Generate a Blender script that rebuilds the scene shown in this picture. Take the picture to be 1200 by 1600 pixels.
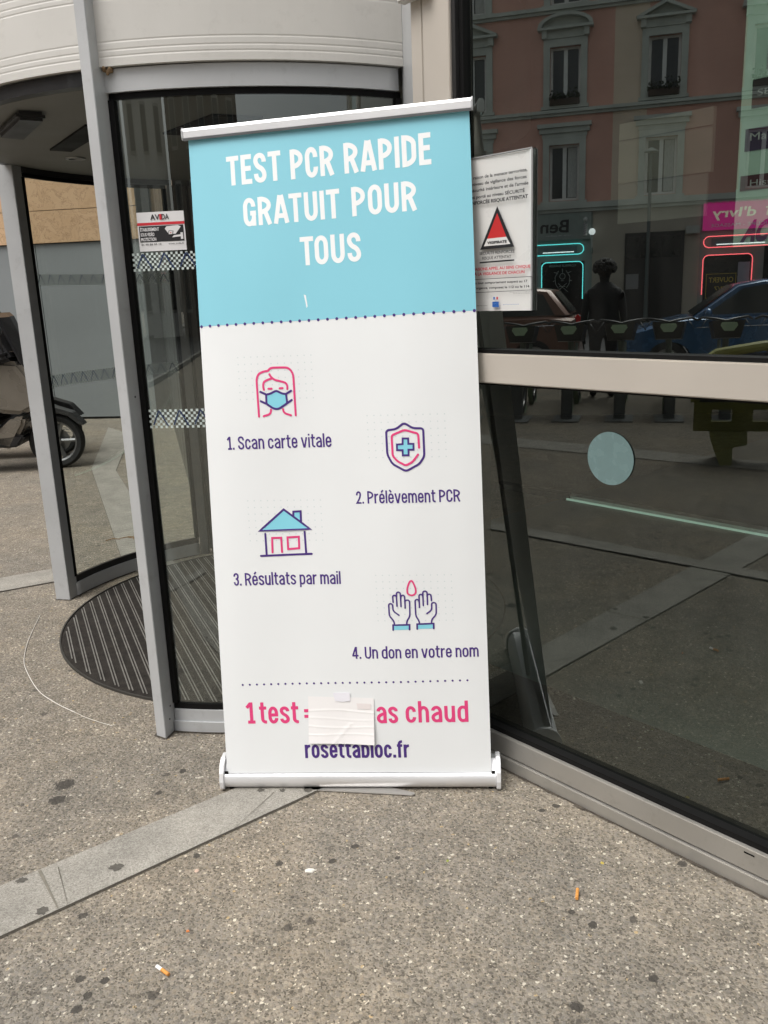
import bpy, bmesh, math, random
from mathutils import Vector, Matrix
random.seed(7)
R = math.radians
PI = math.pi
scene = bpy.context.scene
for o in list(bpy.data.objects):
    bpy.data.objects.remove(o)

# ------------------------------------------------------------------ camera
H = 1.5
cam = bpy.data.cameras.new('camera')
cam.sensor_fit = 'VERTICAL'
cam.sensor_height = 24.0
cam.lens = 24.0 * 1350.0 / 1600.0
cam.clip_start = 0.05
cam.clip_end = 600
co = bpy.data.objects.new('camera', cam)
scene.collection.objects.link(co)
PITCH = 0.250360
ROLL = 0.039411
fw = Vector((0, math.cos(PITCH), -math.sin(PITCH)))
up0 = Vector((0, math.sin(PITCH), math.cos(PITCH)))
r0 = Vector((1, 0, 0))
xr = (r0 * math.cos(ROLL) - up0 * math.sin(ROLL)).normalized()
yu = fw.cross(xr).normalized() * -1
m = Matrix((xr, yu, -fw)).transposed().to_4x4()
m.translation = Vector((0, 0, H))
co.matrix_world = m
scene.camera = co
scene.render.resolution_x = 768
scene.render.resolution_y = 1024

# ------------------------------------------------------------------ light
world = bpy.data.worlds.new('World')
scene.world = world
world.use_nodes = True
SUN_AZ = R(234)      # compass style, 0 = +Y, clockwise
SUN_EL = R(62)
nt = world.node_tree
nt.nodes.clear()
sky = nt.nodes.new('ShaderNodeTexSky')
sky.sky_type = 'NISHITA'
sky.sun_disc = False
sky.sun_elevation = SUN_EL
sky.sun_rotation = SUN_AZ
sky.air_density = 1.0
sky.dust_density = 6.0
hs = nt.nodes.new('ShaderNodeHueSaturation')
hs.inputs['Saturation'].default_value = 0.22
bg = nt.nodes.new('ShaderNodeBackground')
bg.inputs['Strength'].default_value = 0.13
wo = nt.nodes.new('ShaderNodeOutputWorld')
nt.links.new(sky.outputs[0], hs.inputs['Color'])
nt.links.new(hs.outputs[0], bg.inputs['Color'])
nt.links.new(bg.outputs[0], wo.inputs['Surface'])
sun = bpy.data.lights.new('sun', 'SUN')
sun.energy = 1.25
sun.angle = R(35)
sun.color = (1.0, 0.965, 0.92)
so = bpy.data.objects.new('sun', sun)
scene.collection.objects.link(so)
sd = Vector((math.sin(SUN_AZ) * math.cos(SUN_EL), math.cos(SUN_AZ) * math.cos(SUN_EL), math.sin(SUN_EL)))
so.rotation_euler = sd.to_track_quat('Z', 'Y').to_euler()
scene.view_settings.view_transform = 'Standard'
scene.view_settings.look = 'None'
scene.view_settings.gamma = 1.0
scene.view_settings.exposure = 0.58
try:
    scene.cycles.transparent_max_bounces = 24
    scene.cycles.max_bounces = 10
    scene.cycles.glossy_bounces = 6
except Exception:
    pass

# ------------------------------------------------------------------ materials
def lin(c):
    c = c / 255.0
    return c / 12.92 if c <= 0.04045 else ((c + 0.055) / 1.055) ** 2.4
def rgb(r, g, b):
    return (lin(r), lin(g), lin(b), 1)

MATS = {}
def mat(name, col, rough=0.6, metal=0.0, noise=0.08, nscale=6.0, bump=0.0, bscale=60.0, spec=0.5, coat=0.0, streak=0.0, emit=None, estr=0.0, dirt=0.0):
    """principled paint / metal / stone with slight uneven tone"""
    if name in MATS:
        return MATS[name]
    mt = bpy.data.materials.new(name)
    mt.use_nodes = True
    t = mt.node_tree
    b = t.nodes['Principled BSDF']
    col = tuple(col) if len(col) == 4 else tuple(col) + (1,)
    b.inputs['Roughness'].default_value = rough
    b.inputs['Metallic'].default_value = metal
    b.inputs['Specular IOR Level'].default_value = spec
    if coat:
        b.inputs['Coat Weight'].default_value = coat
        b.inputs['Coat Roughness'].default_value = 0.1
    tc = t.nodes.new('ShaderNodeTexCoord')
    nz = t.nodes.new('ShaderNodeTexNoise')
    nz.inputs['Scale'].default_value = nscale
    nz.inputs['Detail'].default_value = 5
    mp = t.nodes.new('ShaderNodeMapping')
    if streak:
        mp.inputs['Scale'].default_value = (streak, streak, 1.0)
    t.links.new(tc.outputs['Object'], mp.inputs[0])
    t.links.new(mp.outputs[0], nz.inputs['Vector'])
    mr = t.nodes.new('ShaderNodeMapRange')
    mr.inputs['From Min'].default_value = 0.3
    mr.inputs['From Max'].default_value = 0.7
    mr.inputs['To Min'].default_value = 1 - noise
    mr.inputs['To Max'].default_value = 1 + noise
    t.links.new(nz.outputs['Fac'], mr.inputs['Value'])
    mx = t.nodes.new('ShaderNodeVectorMath')
    mx.operation = 'SCALE'
    mx.inputs[0].default_value = col[:3]
    t.links.new(mr.outputs[0], mx.inputs['Scale'])
    last = mx.outputs[0]
    if dirt:
        n2 = t.nodes.new('ShaderNodeTexNoise')
        n2.inputs['Scale'].default_value = 14
        n2.inputs['Detail'].default_value = 8
        n2.inputs['Roughness'].default_value = 0.7
        t.links.new(tc.outputs['Object'], n2.inputs['Vector'])
        r2 = t.nodes.new('ShaderNodeMapRange')
        r2.inputs['From Min'].default_value = 0.56
        r2.inputs['From Max'].default_value = 0.72
        r2.inputs['To Max'].default_value = dirt
        t.links.new(n2.outputs['Fac'], r2.inputs['Value'])
        mm = t.nodes.new('ShaderNodeMix')
        mm.data_type = 'RGBA'
        mm.inputs[7].default_value = (0.09, 0.075, 0.055, 1)
        t.links.new(r2.outputs[0], mm.inputs[0])
        t.links.new(last, mm.inputs[6])
        last = mm.outputs[2]
    t.links.new(last, b.inputs['Base Color'])
    r3 = t.nodes.new('ShaderNodeMapRange')
    r3.inputs['From Min'].default_value = 0.3
    r3.inputs['From Max'].default_value = 0.7
    r3.inputs['To Min'].default_value = max(0.02, rough - 0.07)
    r3.inputs['To Max'].default_value = min(1, rough + 0.07)
    t.links.new(nz.outputs['Fac'], r3.inputs['Value'])
    t.links.new(r3.outputs[0], b.inputs['Roughness'])
    if bump:
        nb = t.nodes.new('ShaderNodeTexNoise')
        nb.inputs['Scale'].default_value = bscale
        nb.inputs['Detail'].default_value = 6
        t.links.new(tc.outputs['Object'], nb.inputs['Vector'])
        bp = t.nodes.new('ShaderNodeBump')
        bp.inputs['Strength'].default_value = bump
        bp.inputs['Distance'].default_value = 0.01
        t.links.new(nb.outputs['Fac'], bp.inputs['Height'])
        t.links.new(bp.outputs[0], b.inputs['Normal'])
    if emit:
        b.inputs['Emission Color'].default_value = tuple(emit) + (1,)
        b.inputs['Emission Strength'].default_value = estr
    MATS[name] = mt
    return mt

def glass_mat(name, tint, f0, smudge=0.02, warp=0.0):
    """coated pane: schlick mirror over tinted see-through"""
    mt = bpy.data.materials.new(name)
    mt.use_nodes = True
    t = mt.node_tree
    t.nodes.clear()
    out = t.nodes.new('ShaderNodeOutputMaterial')
    tr = t.nodes.new('ShaderNodeBsdfTransparent')
    tr.inputs[0].default_value = tuple(tint) + (1,)
    gl = t.nodes.new('ShaderNodeBsdfGlossy')
    gl.inputs['Roughness'].default_value = 0.0
    gl.inputs['Color'].default_value = (0.93, 1.0, 0.96, 1)
    geo = t.nodes.new('ShaderNodeNewGeometry')
    dt = t.nodes.new('ShaderNodeVectorMath'); dt.operation = 'DOT_PRODUCT'
    t.links.new(geo.outputs['Incoming'], dt.inputs[0])
    t.links.new(geo.outputs['Normal'], dt.inputs[1])
    ab = t.nodes.new('ShaderNodeMath'); ab.operation = 'ABSOLUTE'
    t.links.new(dt.outputs['Value'], ab.inputs[0])
    om = t.nodes.new('ShaderNodeMath'); om.operation = 'SUBTRACT'; om.inputs[0].default_value = 1
    t.links.new(ab.outputs[0], om.inputs[1])
    pw = t.nodes.new('ShaderNodeMath'); pw.operation = 'POWER'; pw.inputs[1].default_value = 5
    t.links.new(om.outputs[0], pw.inputs[0])
    ma = t.nodes.new('ShaderNodeMath'); ma.operation = 'MULTIPLY_ADD'
    ma.inputs[1].default_value = 1 - f0; ma.inputs[2].default_value = f0
    t.links.new(pw.outputs[0], ma.inputs[0])
    mx = t.nodes.new('ShaderNodeMixShader')
    t.links.new(ma.outputs[0], mx.inputs[0])
    t.links.new(tr.outputs[0], mx.inputs[1])
    t.links.new(gl.outputs[0], mx.inputs[2])
    # thin dust film, uneven
    tc = t.nodes.new('ShaderNodeTexCoord')
    nz = t.nodes.new('ShaderNodeTexNoise'); nz.inputs['Scale'].default_value = 5; nz.inputs['Detail'].default_value = 8
    mp = t.nodes.new('ShaderNodeMapping'); mp.inputs['Scale'].default_value = (3, 3, 0.6)
    t.links.new(tc.outputs['Object'], mp.inputs[0]); t.links.new(mp.outputs[0], nz.inputs['Vector'])
    mr = t.nodes.new('ShaderNodeMapRange')
    mr.inputs['From Min'].default_value = 0.4; mr.inputs['From Max'].default_value = 0.8
    mr.inputs['To Min'].default_value = smudge * 0.3; mr.inputs['To Max'].default_value = smudge * 2
    t.links.new(nz.outputs['Fac'], mr.inputs['Value'])
    df = t.nodes.new('ShaderNodeBsdfDiffuse'); df.inputs[0].default_value = (0.5, 0.5, 0.47, 1)
    m2 = t.nodes.new('ShaderNodeMixShader')
    t.links.new(mr.outputs[0], m2.inputs[0])
    t.links.new(mx.outputs[0], m2.inputs[1])
    t.links.new(df.outputs[0], m2.inputs[2])
    t.links.new(m2.outputs[0], out.inputs['Surface'])
    if warp:
        n3 = t.nodes.new('ShaderNodeTexNoise'); n3.inputs['Scale'].default_value = 2.2; n3.inputs['Detail'].default_value = 1
        t.links.new(tc.outputs['Object'], n3.inputs['Vector'])
        bp = t.nodes.new('ShaderNodeBump'); bp.inputs['Strength'].default_value = warp; bp.inputs['Distance'].default_value = 0.01
        t.links.new(n3.outputs['Fac'], bp.inputs['Height'])
        t.links.new(bp.outputs[0], gl.inputs['Normal'])
    return mt

def pavement_mat(name, tone=1.0, stains=()):
    mt = bpy.data.materials.new(name)
    mt.use_nodes = True
    t = mt.node_tree
    b = t.nodes['Principled BSDF']
    b.inputs['Roughness'].default_value = 0.8
    b.inputs['Specular IOR Level'].default_value = 0.35
    tc = t.nodes.new('ShaderNodeTexCoord')
    P = tc.outputs['Object']
    def vor(scale, feat='F1', rnd=1.0):
        v = t.nodes.new('ShaderNodeTexVoronoi'); v.feature = feat
        v.voronoi_dimensions = '2D'
        v.inputs['Scale'].default_value = scale; v.inputs['Randomness'].default_value = rnd
        t.links.new(P, v.inputs['Vector']); return v
    def noise(scale, det=4, rough=0.5):
        n = t.nodes.new('ShaderNodeTexNoise'); n.noise_dimensions = '2D'
        n.inputs['Scale'].default_value = scale; n.inputs['Detail'].default_value = det; n.inputs['Roughness'].default_value = rough
        t.links.new(P, n.inputs['Vector']); return n
    def ramp(src, stops, interp='LINEAR'):
        r = t.nodes.new('ShaderNodeValToRGB'); r.color_ramp.interpolation = interp
        el = r.color_ramp.elements
        while len(el) < len(stops): el.new(0.5)
        for e, (p, c) in zip(el, stops):
            e.position = p; e.color = tuple(x * tone for x in c[:3]) + (1,)
        t.links.new(src, r.inputs[0]); return r
    def mix(fac, a, c, bt='MIX'):
        mn = t.nodes.new('ShaderNodeMix'); mn.data_type = 'RGBA'; mn.blend_type = bt
        if isinstance(fac, float): mn.inputs[0].default_value = fac
        else: t.links.new(fac, mn.inputs[0])
        for i, s in ((6, a), (7, c)):
            if isinstance(s, tuple): mn.inputs[i].default_value = s
            else: t.links.new(s, mn.inputs[i])
        return mn.outputs[2]
    def rng(src, a, c, lo=0.0, hi=1.0):
        r = t.nodes.new('ShaderNodeMapRange')
        r.inputs['From Min'].default_value = a; r.inputs['From Max'].default_value = c
        r.inputs['To Min'].default_value = lo; r.inputs['To Max'].default_value = hi
        t.links.new(src, r.inputs['Value']); return r.outputs[0]
    v1 = vor(100)
    sep = t.nodes.new('ShaderNodeSeparateColor'); t.links.new(v1.outputs['Color'], sep.inputs[0])
    peb = ramp(sep.outputs[0], [(0.0, (.115, .102, .085)), (.2, (.145, .130, .109)), (.40, (.195, .176, .150)), (.58, (.160, .147, .130)),
                                 (.72, (.25, .222, .182)), (.88, (.215, .185, .145)), (.972, (.44, .41, .345)), (.993, (.33, .25, .14))], 'CONSTANT')
    mort = ramp(noise(230, 3).outputs['Fac'], [(0.3, (.14, .125, .102)), (0.7, (.245, .223, .188))])
    shape = rng(v1.outputs['Distance'], 0.40, 0.58)
    base = mix(shape, peb.outputs[0], mort.outputs[0])
    # smaller grit on top
    v2 = vor(250)
    s2 = t.nodes.new('ShaderNodeSeparateColor'); t.links.new(v2.outputs['Color'], s2.inputs[0])
    grit = ramp(s2.outputs[1], [(0, (.085, .075, .06)), (.3, (.17, .15, .12)), (.7, (.22, .195, .16)), (.96, (.42, .38, .31))], 'CONSTANT')
    keep = rng(s2.outputs[0], 0.66, 0.67)
    base = mix(keep, base, grit.outputs[0])
    # patches
    big = noise(1.7, 4, 0.6)
    tint = ramp(big.outputs['Fac'], [(0.3, (.90, .90, .895)), (.5, (1.02, 1.0, .965)), (.72, (1.12, 1.07, .99))])
    for e in tint.color_ramp.elements: e.color = tuple(min(2, x / tone) for x in e.color[:3]) + (1,)
    base = mix(1.0, base, tint.outputs[0], 'MULTIPLY')
    mid = rng(noise(9, 5, 0.65).outputs['Fac'], 0.3, 0.75, 0.80, 1.14)
    sc = t.nodes.new('ShaderNodeVectorMath'); sc.operation = 'SCALE'
    t.links.new(base, sc.inputs[0]); t.links.new(mid, sc.inputs['Scale'])
    base = sc.outputs[0]
    # random trodden gum and oil marks
    wob = noise(60, 4, 0.7)
    v3 = vor(4.3, 'F1', 1.0)
    s3 = t.nodes.new('ShaderNodeSeparateColor'); t.links.new(v3.outputs['Color'], s3.inputs[0])
    ad = t.nodes.new('ShaderNodeMath'); ad.operation = 'MULTIPLY_ADD'
    t.links.new(wob.outputs['Fac'], ad.inputs[0]); ad.inputs[1].default_value = 0.11
    t.links.new(v3.outputs['Distance'], ad.inputs[2])
    rad = rng(s3.outputs[1], 0, 1, 0.072, 0.125)
    lt = t.nodes.new('ShaderNodeMath'); lt.operation = 'SUBTRACT'
    t.links.new(rad, lt.inputs[0]); t.links.new(ad.outputs[0], lt.inputs[1])
    on = rng(lt.outputs[0], 0.0, 0.012)
    some = rng(s3.outputs[2], 0.52, 0.53)
    ml = t.nodes.new('ShaderNodeMath'); ml.operation = 'MULTIPLY'
    t.links.new(on, ml.inputs[0]); t.links.new(some, ml.inputs[1])
    m7 = t.nodes.new('ShaderNodeMath'); m7.operation = 'MULTIPLY'; m7.inputs[1].default_value = 0.72
    t.links.new(ml.outputs[0], m7.inputs[0])
    mask = m7.outputs[0]
    # the marks with a known place
    if stains:
        acc = None
        for (x, y, r) in stains:
            dd = t.nodes.new('ShaderNodeVectorMath'); dd.operation = 'DISTANCE'
            dd.inputs[1].default_value = (x, y, 0)
            t.links.new(P, dd.inputs[0])
            dv = t.nodes.new('ShaderNodeMath'); dv.operation = 'DIVIDE'; dv.inputs[1].default_value = r
            t.links.new(dd.outputs['Value'], dv.inputs[0])
            if acc is None: acc = dv.outputs[0]
            else:
                mi = t.nodes.new('ShaderNodeMath'); mi.operation = 'MINIMUM'
                t.links.new(acc, mi.inputs[0]); t.links.new(dv.outputs[0], mi.inputs[1]); acc = mi.outputs[0]
        a2 = t.nodes.new('ShaderNodeMath'); a2.operation = 'MULTIPLY_ADD'; a2.inputs[1].default_value = 1.6
        t.links.new(wob.outputs['Fac'], a2.inputs[0]); t.links.new(acc, a2.inputs[2])
        st = rng(a2.outputs[0], 1.62, 1.74, 0.9, 0.0)
        mm = t.nodes.new('ShaderNodeMath'); mm.operation = 'MAXIMUM'
        t.links.new(st, mm.inputs[0]); t.links.new(mask, mm.inputs[1]); mask = mm.outputs[0]
    base = mix(mask, base, (.045, .040, .034, 1))
    t.links.new(base, b.inputs['Base Color'])
    inv = t.nodes.new('ShaderNodeMath'); inv.operation = 'SUBTRACT'; inv.inputs[0].default_value = 1
    t.links.new(shape, inv.inputs[1])
    bp = t.nodes.new('ShaderNodeBump'); bp.inputs['Strength'].default_value = 0.55; bp.inputs['Distance'].default_value = 0.003
    t.links.new(inv.outputs[0], bp.inputs['Height'])
    t.links.new(bp.outputs[0], b.inputs['Normal'])
    return mt

def granite_mat(name):
    mt = bpy.data.materials.new(name)
    mt.use_nodes = True
    t = mt.node_tree
    b = t.nodes['Principled BSDF']
    b.inputs['Roughness'].default_value = 0.75
    tc = t.nodes.new('ShaderNodeTexCoord')
    v = t.nodes.new('ShaderNodeTexVoronoi'); v.inputs['Scale'].default_value = 330; v.voronoi_dimensions = '2D'
    t.links.new(tc.outputs['Object'], v.inputs['Vector'])
    s = t.nodes.new('ShaderNodeSeparateColor'); t.links.new(v.outputs['Color'], s.inputs[0])
    r = t.nodes.new('ShaderNodeValToRGB')
    el = r.color_ramp.elements
    while len(el) < 4: el.new(.5)
    for e, (p, c) in zip(el, [(0, (.19, .176, .15, 1)), (.3, (.262, .245, .212, 1)), (.65, (.297, .278, .242, 1)), (1, (.36, .345, .305, 1))]):
        e.position = p; e.color = c
    t.links.new(s.outputs[0], r.inputs[0])
    n = t.nodes.new('ShaderNodeTexNoise'); n.inputs['Scale'].default_value = 6; n.inputs['Detail'].default_value = 7; n.inputs['Roughness'].default_value = .65
    t.links.new(tc.outputs['Object'], n.inputs['Vector'])
    mr = t.nodes.new('ShaderNodeMapRange'); mr.inputs['From Min'].default_value = .3; mr.inputs['From Max'].default_value = .7
    mr.inputs['To Min'].default_value = .72; mr.inputs['To Max'].default_value = 1.12
    t.links.new(n.outputs['Fac'], mr.inputs['Value'])
    sc = t.nodes.new('ShaderNodeVectorMath'); sc.operation = 'SCALE'
    t.links.new(r.outputs[0], sc.inputs[0]); t.links.new(mr.outputs[0], sc.inputs['Scale'])
    t.links.new(sc.outputs[0], b.inputs['Base Color'])
    bp = t.nodes.new('ShaderNodeBump'); bp.inputs['Strength'].default_value = .3; bp.inputs['Distance'].default_value = .002
    t.links.new(s.outputs[1], bp.inputs['Height']); t.links.new(bp.outputs[0], b.inputs['Normal'])
    return mt

def marble_mat(name):
    mt = mat(name, (.46, .33, .21), rough=.45)
    t = mt.node_tree
    b = t.nodes['Principled BSDF']
    tc = t.nodes.new('ShaderNodeTexCoord')
    n = t.nodes.new('ShaderNodeTexNoise'); n.inputs['Scale'].default_value = 4.5; n.inputs['Detail'].default_value = 10; n.inputs['Roughness'].default_value = .72; n.inputs['Distortion'].default_value = .6
    t.links.new(tc.outputs['Object'], n.inputs['Vector'])
    r = t.nodes.new('ShaderNodeValToRGB')
    el = r.color_ramp.elements
    while len(el) < 5: el.new(.5)
    for e, (p, c) in zip(el, [(.3, (.50, .32, .18, 1)), (.482, (.62, .42, .25, 1)), (.5, (.33, .20, .11, 1)), (.518, (.63, .43, .26, 1)), (.8, (.55, .36, .21, 1))]):
        e.position = p; e.color = c
    t.links.new(n.outputs['Fac'], r.inputs[0])
    t.links.new(r.outputs[0], b.inputs['Base Color'])
    return mt

def vinyl_mat(name, col):
    return mat(name, col, rough=.42, noise=.015, nscale=2.5, spec=.35)

ALU = mat('brushed aluminium', (.50, .485, .46), rough=.38, metal=.75, noise=.05, streak=.05, nscale=40)
SILVER = mat('bright aluminium', (.82, .82, .83), rough=.4, metal=.35, noise=.015)
SATIN = mat('satin cassette', (.80, .80, .81), rough=.44, metal=.55, noise=.015)
POST_L = mat('grey painted metal', (.49, .50, .505), rough=.42, metal=.15, noise=.05, nscale=3, dirt=.18)
FASC = mat('cream grey coated sheet', (.60, .585, .55), rough=.5, noise=.05, nscale=2.5, dirt=.12)
BLACK = mat('black rubber gasket', (.006, .006, .006), rough=.6, spec=.15)
DARKM = mat('dark bronze frame', (.03, .03, .03), rough=.4, metal=.3)
RAILM = mat('champagne aluminium', (.56, .515, .455), rough=.36, metal=.25, noise=.03, nscale=3)
KICK = mat('steel kick plate', (.41, .395, .365), rough=.33, metal=.6, noise=.07, nscale=4, dirt=.22)
GRANITE = granite_mat('granite strip')
JOINT = mat('dark joint', (.10, .087, .068), rough=.95, bump=.4)
GLASS_D = glass_mat('tinted shop glass', (.50, .55, .52), 0.36, .008, .0)
GLASS_L = glass_mat('tinted lower glass', (.48, .54, .50), 0.125, .007, .0)
GLASS_C = glass_mat('curved clear glass', (.82, .86, .83), 0.15, .006, .01)
BLUE = vinyl_mat('banner sky blue', (.25, .585, .69))
WHITE = vinyl_mat('banner white', (.76, .775, .775))
LETW = vinyl_mat('lettering white', (.86, .87, .87))
PINK = vinyl_mat('print pink', (.72, .055, .20))
PURP = vinyl_mat('print purple', (.068, .03, .19))
CYAN = vinyl_mat('print light blue', (.24, .62, .73))
PALE = vinyl_mat('print pale dots', (.62, .67, .67))
MATB = mat('mat black ribs', (.026, .023, .020), rough=.95, noise=.4, nscale=30, bump=.6, bscale=150, dirt=.18, spec=.15)
MATA = mat('mat aluminium strip', (.26, .25, .23), rough=.5, metal=.5, noise=.2, nscale=30)
PAPER = mat('paper', (.82, .80, .79), rough=.75, noise=.015, bump=.15, bscale=8)

# ------------------------------------------------------------------ mesh helpers
class MB:
    def __init__(s): s.v = []; s.f = []; s.m = []; s.smooth = []
    def add(s, vs, fs, mi=0, sm=False):
        o = len(s.v); s.v += [Vector(v) for v in vs]
        for f in fs:
            s.f.append([o + i for i in f]); s.m.append(mi); s.smooth.append(sm)
        return s
    def box(s, c, d, M=None, mi=0):
        c = Vector(c); x, y, z = [q / 2 for q in d]
        vs = [c + Vector((sx * x, sy * y, sz * z)) for sx in (-1, 1) for sy in (-1, 1) for sz in (-1, 1)]
        if M is not None: vs = [M @ v for v in vs]
        return s.add(vs, [(0, 1, 3, 2), (4, 6, 7, 5), (0, 4, 5, 1), (2, 3, 7, 6), (0, 2, 6, 4), (1, 5, 7, 3)], mi)
    def hexa(s, p, mi=0):      # 8 points: bottom 4 then top 4
        return s.add(p, [(3, 2, 1, 0), (4, 5, 6, 7), (0, 1, 5, 4), (1, 2, 6, 5), (2, 3, 7, 6), (3, 0, 4, 7)], mi)
    def prism(s, poly, a, b, fn, mi=0, sm=False):
        """poly 2d; fn(x, y, h) -> 3d ; from h=a to h=b"""
        n = len(poly)
        vs = [fn(x, y, a) for x, y in poly] + [fn(x, y, b) for x, y in poly]
        s.add(vs, [tuple(range(n))[::-1], tuple(range(n, 2 * n))], mi)
        return s.add(vs, [(i, (i + 1) % n, n + (i + 1) % n, n + i) for i in range(n)], mi, sm)
    def tube(s, pts, r, n=8, closed=False, mi=0, cap=True):
        pts = [Vector(p) for p in pts]
        N = len(pts); rs = r if isinstance(r, (list, tuple)) else [r] * N
        rings = []; prev = None
        for i, p in enumerate(pts):
            if closed: d = (pts[(i + 1) % N] - pts[i - 1]).normalized()
            elif i == 0: d = (pts[1] - p).normalized()
            elif i == N - 1: d = (p - pts[i - 1]).normalized()
            else: d = ((pts[i + 1] - p).normalized() + (p - pts[i - 1]).normalized()).normalized()
            if prev is None:
                a = d.cross(Vector((0, 0, 1)))
                if a.length < 1e-3: a = d.cross(Vector((1, 0, 0)))
            else: a = prev - d * prev.dot(d)
            a.normalize(); b = d.cross(a); prev = a
            rings.append([p + (a * math.cos(2 * PI * k / n) + b * math.sin(2 * PI * k / n)) * rs[i] for k in range(n)])
        vs = [v for g in rings for v in g]; fs = []
        for i in range(N if closed else N - 1):
            j = (i + 1) % N
            for k in range(n): fs.append((i * n + k, i * n + (k + 1) % n, j * n + (k + 1) % n, j * n + k))
        s.add(vs, fs, mi, True)
        if cap and not closed: s.add(rings[0] + rings[-1], [tuple(range(n))[::-1], tuple(range(n, 2 * n))], mi)
        return s
    def cyl(s, p, q, r, n=20, mi=0, r2=None): return s.tube([p, q], [r, r if r2 is None else r2], n, mi=mi)
    def lathe(s, prof, c, axis=(0, 0, 1), n=32, mi=0, a0=0, a1=2 * PI, sm=True):
        """prof list of (radius, height) about axis"""
        ax = Vector(axis).normalized(); u = ax.orthogonal().normalized(); w = ax.cross(u); c = Vector(c)
        full = abs(a1 - a0 - 2 * PI) < 1e-6
        K = n if full else n + 1; vs = []
        for i in range(K):
            t = a0 + (a1 - a0) * i / n
            d = u * math.cos(t) + w * math.sin(t)
            vs += [c + d * r + ax * h for r, h in prof]
        P = len(prof); fs = []
        for i in range(n):
            j = (i + 1) % K
            for k in range(P - 1): fs.append((i * P + k, j * P + k, j * P + k + 1, i * P + k + 1))
        return s.add(vs, fs, mi, sm)
    def sphere(s, c, r, n=14, mi=0, sc=(1, 1, 1)):
        prof = [(max(1e-4, math.sin(PI * k / n)) * r, -math.cos(PI * k / n) * r) for k in range(n + 1)]
        o = len(s.v); s.lathe(prof, (0, 0, 0), n=n * 2, mi=mi)
        for i in range(o, len(s.v)): v = s.v[i]; s.v[i] = Vector((v.x * sc[0] + c[0], v.y * sc[1] + c[1], v.z * sc[2] + c[2]))
        return s
    def build(s, name, mats, parent=None, world=False, bevel=0.0, normals=True):
        me = bpy.data.meshes.new(name)
        vs = s.v
        if world and parent is not None:
            iv = Matrix.Identity(4); q = parent
            while q is not None:
                iv = Matrix.Translation(q.location) @ q.rotation_euler.to_matrix().to_4x4() @ iv; q = q.parent
            iv = iv.inverted()
            vs = [iv @ v for v in vs]
        me.from_pydata([tuple(v) for v in vs], [], s.f)
        for mt in (mats if isinstance(mats, (list, tuple)) else [mats]): me.materials.append(mt)
        for p, mi, sm in zip(me.polygons, s.m, s.smooth): p.material_index = mi; p.use_smooth = sm
        if normals or bevel:
            bm = bmesh.new(); bm.from_mesh(me)
            if any(s.smooth) or bevel: bmesh.ops.remove_doubles(bm, verts=bm.verts, dist=1e-6)
            if bevel:
                es = [e for e in bm.edges if len(e.link_faces) == 2 and e.calc_face_angle(0) > 0.5]
                bmesh.ops.bevel(bm, geom=es, offset=bevel, segments=2, affect='EDGES', clamp_overlap=True)
            if normals: bmesh.ops.recalc_face_normals(bm, faces=bm.faces)
            if any(s.smooth):
                for e in bm.edges:
                    if len(e.link_faces) == 2 and e.calc_face_angle(0) > 0.6: e.smooth = False
            bm.to_mesh(me); bm.free()
        o = bpy.data.objects.new(name, me)
        scene.collection.objects.link(o)
        if parent is not None: o.parent = parent
        return o

def tag(o, label, cat, group=None, kind=None):
    if label: o['label'] = label
    if cat: o['category'] = cat
    if group: o['group'] = group
    if kind: o['kind'] = kind
    return o
def thing(name, label, cat, loc=(0, 0, 0), rz=0.0, group=None):
    o = bpy.data.objects.new(name, None)
    scene.collection.objects.link(o)
    o.location = loc; o.rotation_euler = (0, 0, rz); o.empty_display_size = .1
    return tag(o, label, cat, group)
def copy_thing(src, loc, rz, label):
    kids = {}
    for q in bpy.data.objects:
        if q.parent is not None: kids.setdefault(q.parent, []).append(q)
    def rec(o, par):
        c = o.copy(); scene.collection.objects.link(c); c.parent = par
        for k in kids.get(o, []): rec(k, c)
        return c
    r = rec(src, None); r.location = loc; r.rotation_euler = (0, 0, rz); r['label'] = label
    return r

def text_geo(txt, size=1.0, bold=0.0, res=4):
    """flat outline text from the built-in font: (verts2d, faces, width)"""
    cu = bpy.data.curves.new('t', 'FONT'); cu.body = txt; cu.size = size; cu.offset = bold; cu.resolution_u = res
    cu.fill_mode = 'FRONT'
    ob = bpy.data.objects.new('t', cu); scene.collection.objects.link(ob)
    bpy.context.view_layer.update()
    dg = bpy.context.evaluated_depsgraph_get()
    me = bpy.data.meshes.new_from_object(ob.evaluated_get(dg))
    vs = [(v.co.x, v.co.y) for v in me.vertices]; fs = [tuple(p.vertices) for p in me.polygons]
    bpy.data.objects.remove(ob); bpy.data.curves.remove(cu); bpy.data.meshes.remove(me)
    return vs, fs
def put_text(mb, txt, fn, x0, x1, y, h, bold=0.0, mi=0, ref='H'):
    """fit text to x0..x1, baseline y, cap height h, through fn(x, y) -> 3d"""
    vs, fs = text_geo(txt, 1.0, bold)
    if not vs: return
    a = min(v[0] for v in vs); b = max(v[0] for v in vs); cap = 0.73
    vv = [fn(x0 + (v[0] - a) / (b - a) * (x1 - x0), y + v[1] / cap * h) for v in vs]
    mb.add(vv, fs, mi)

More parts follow.
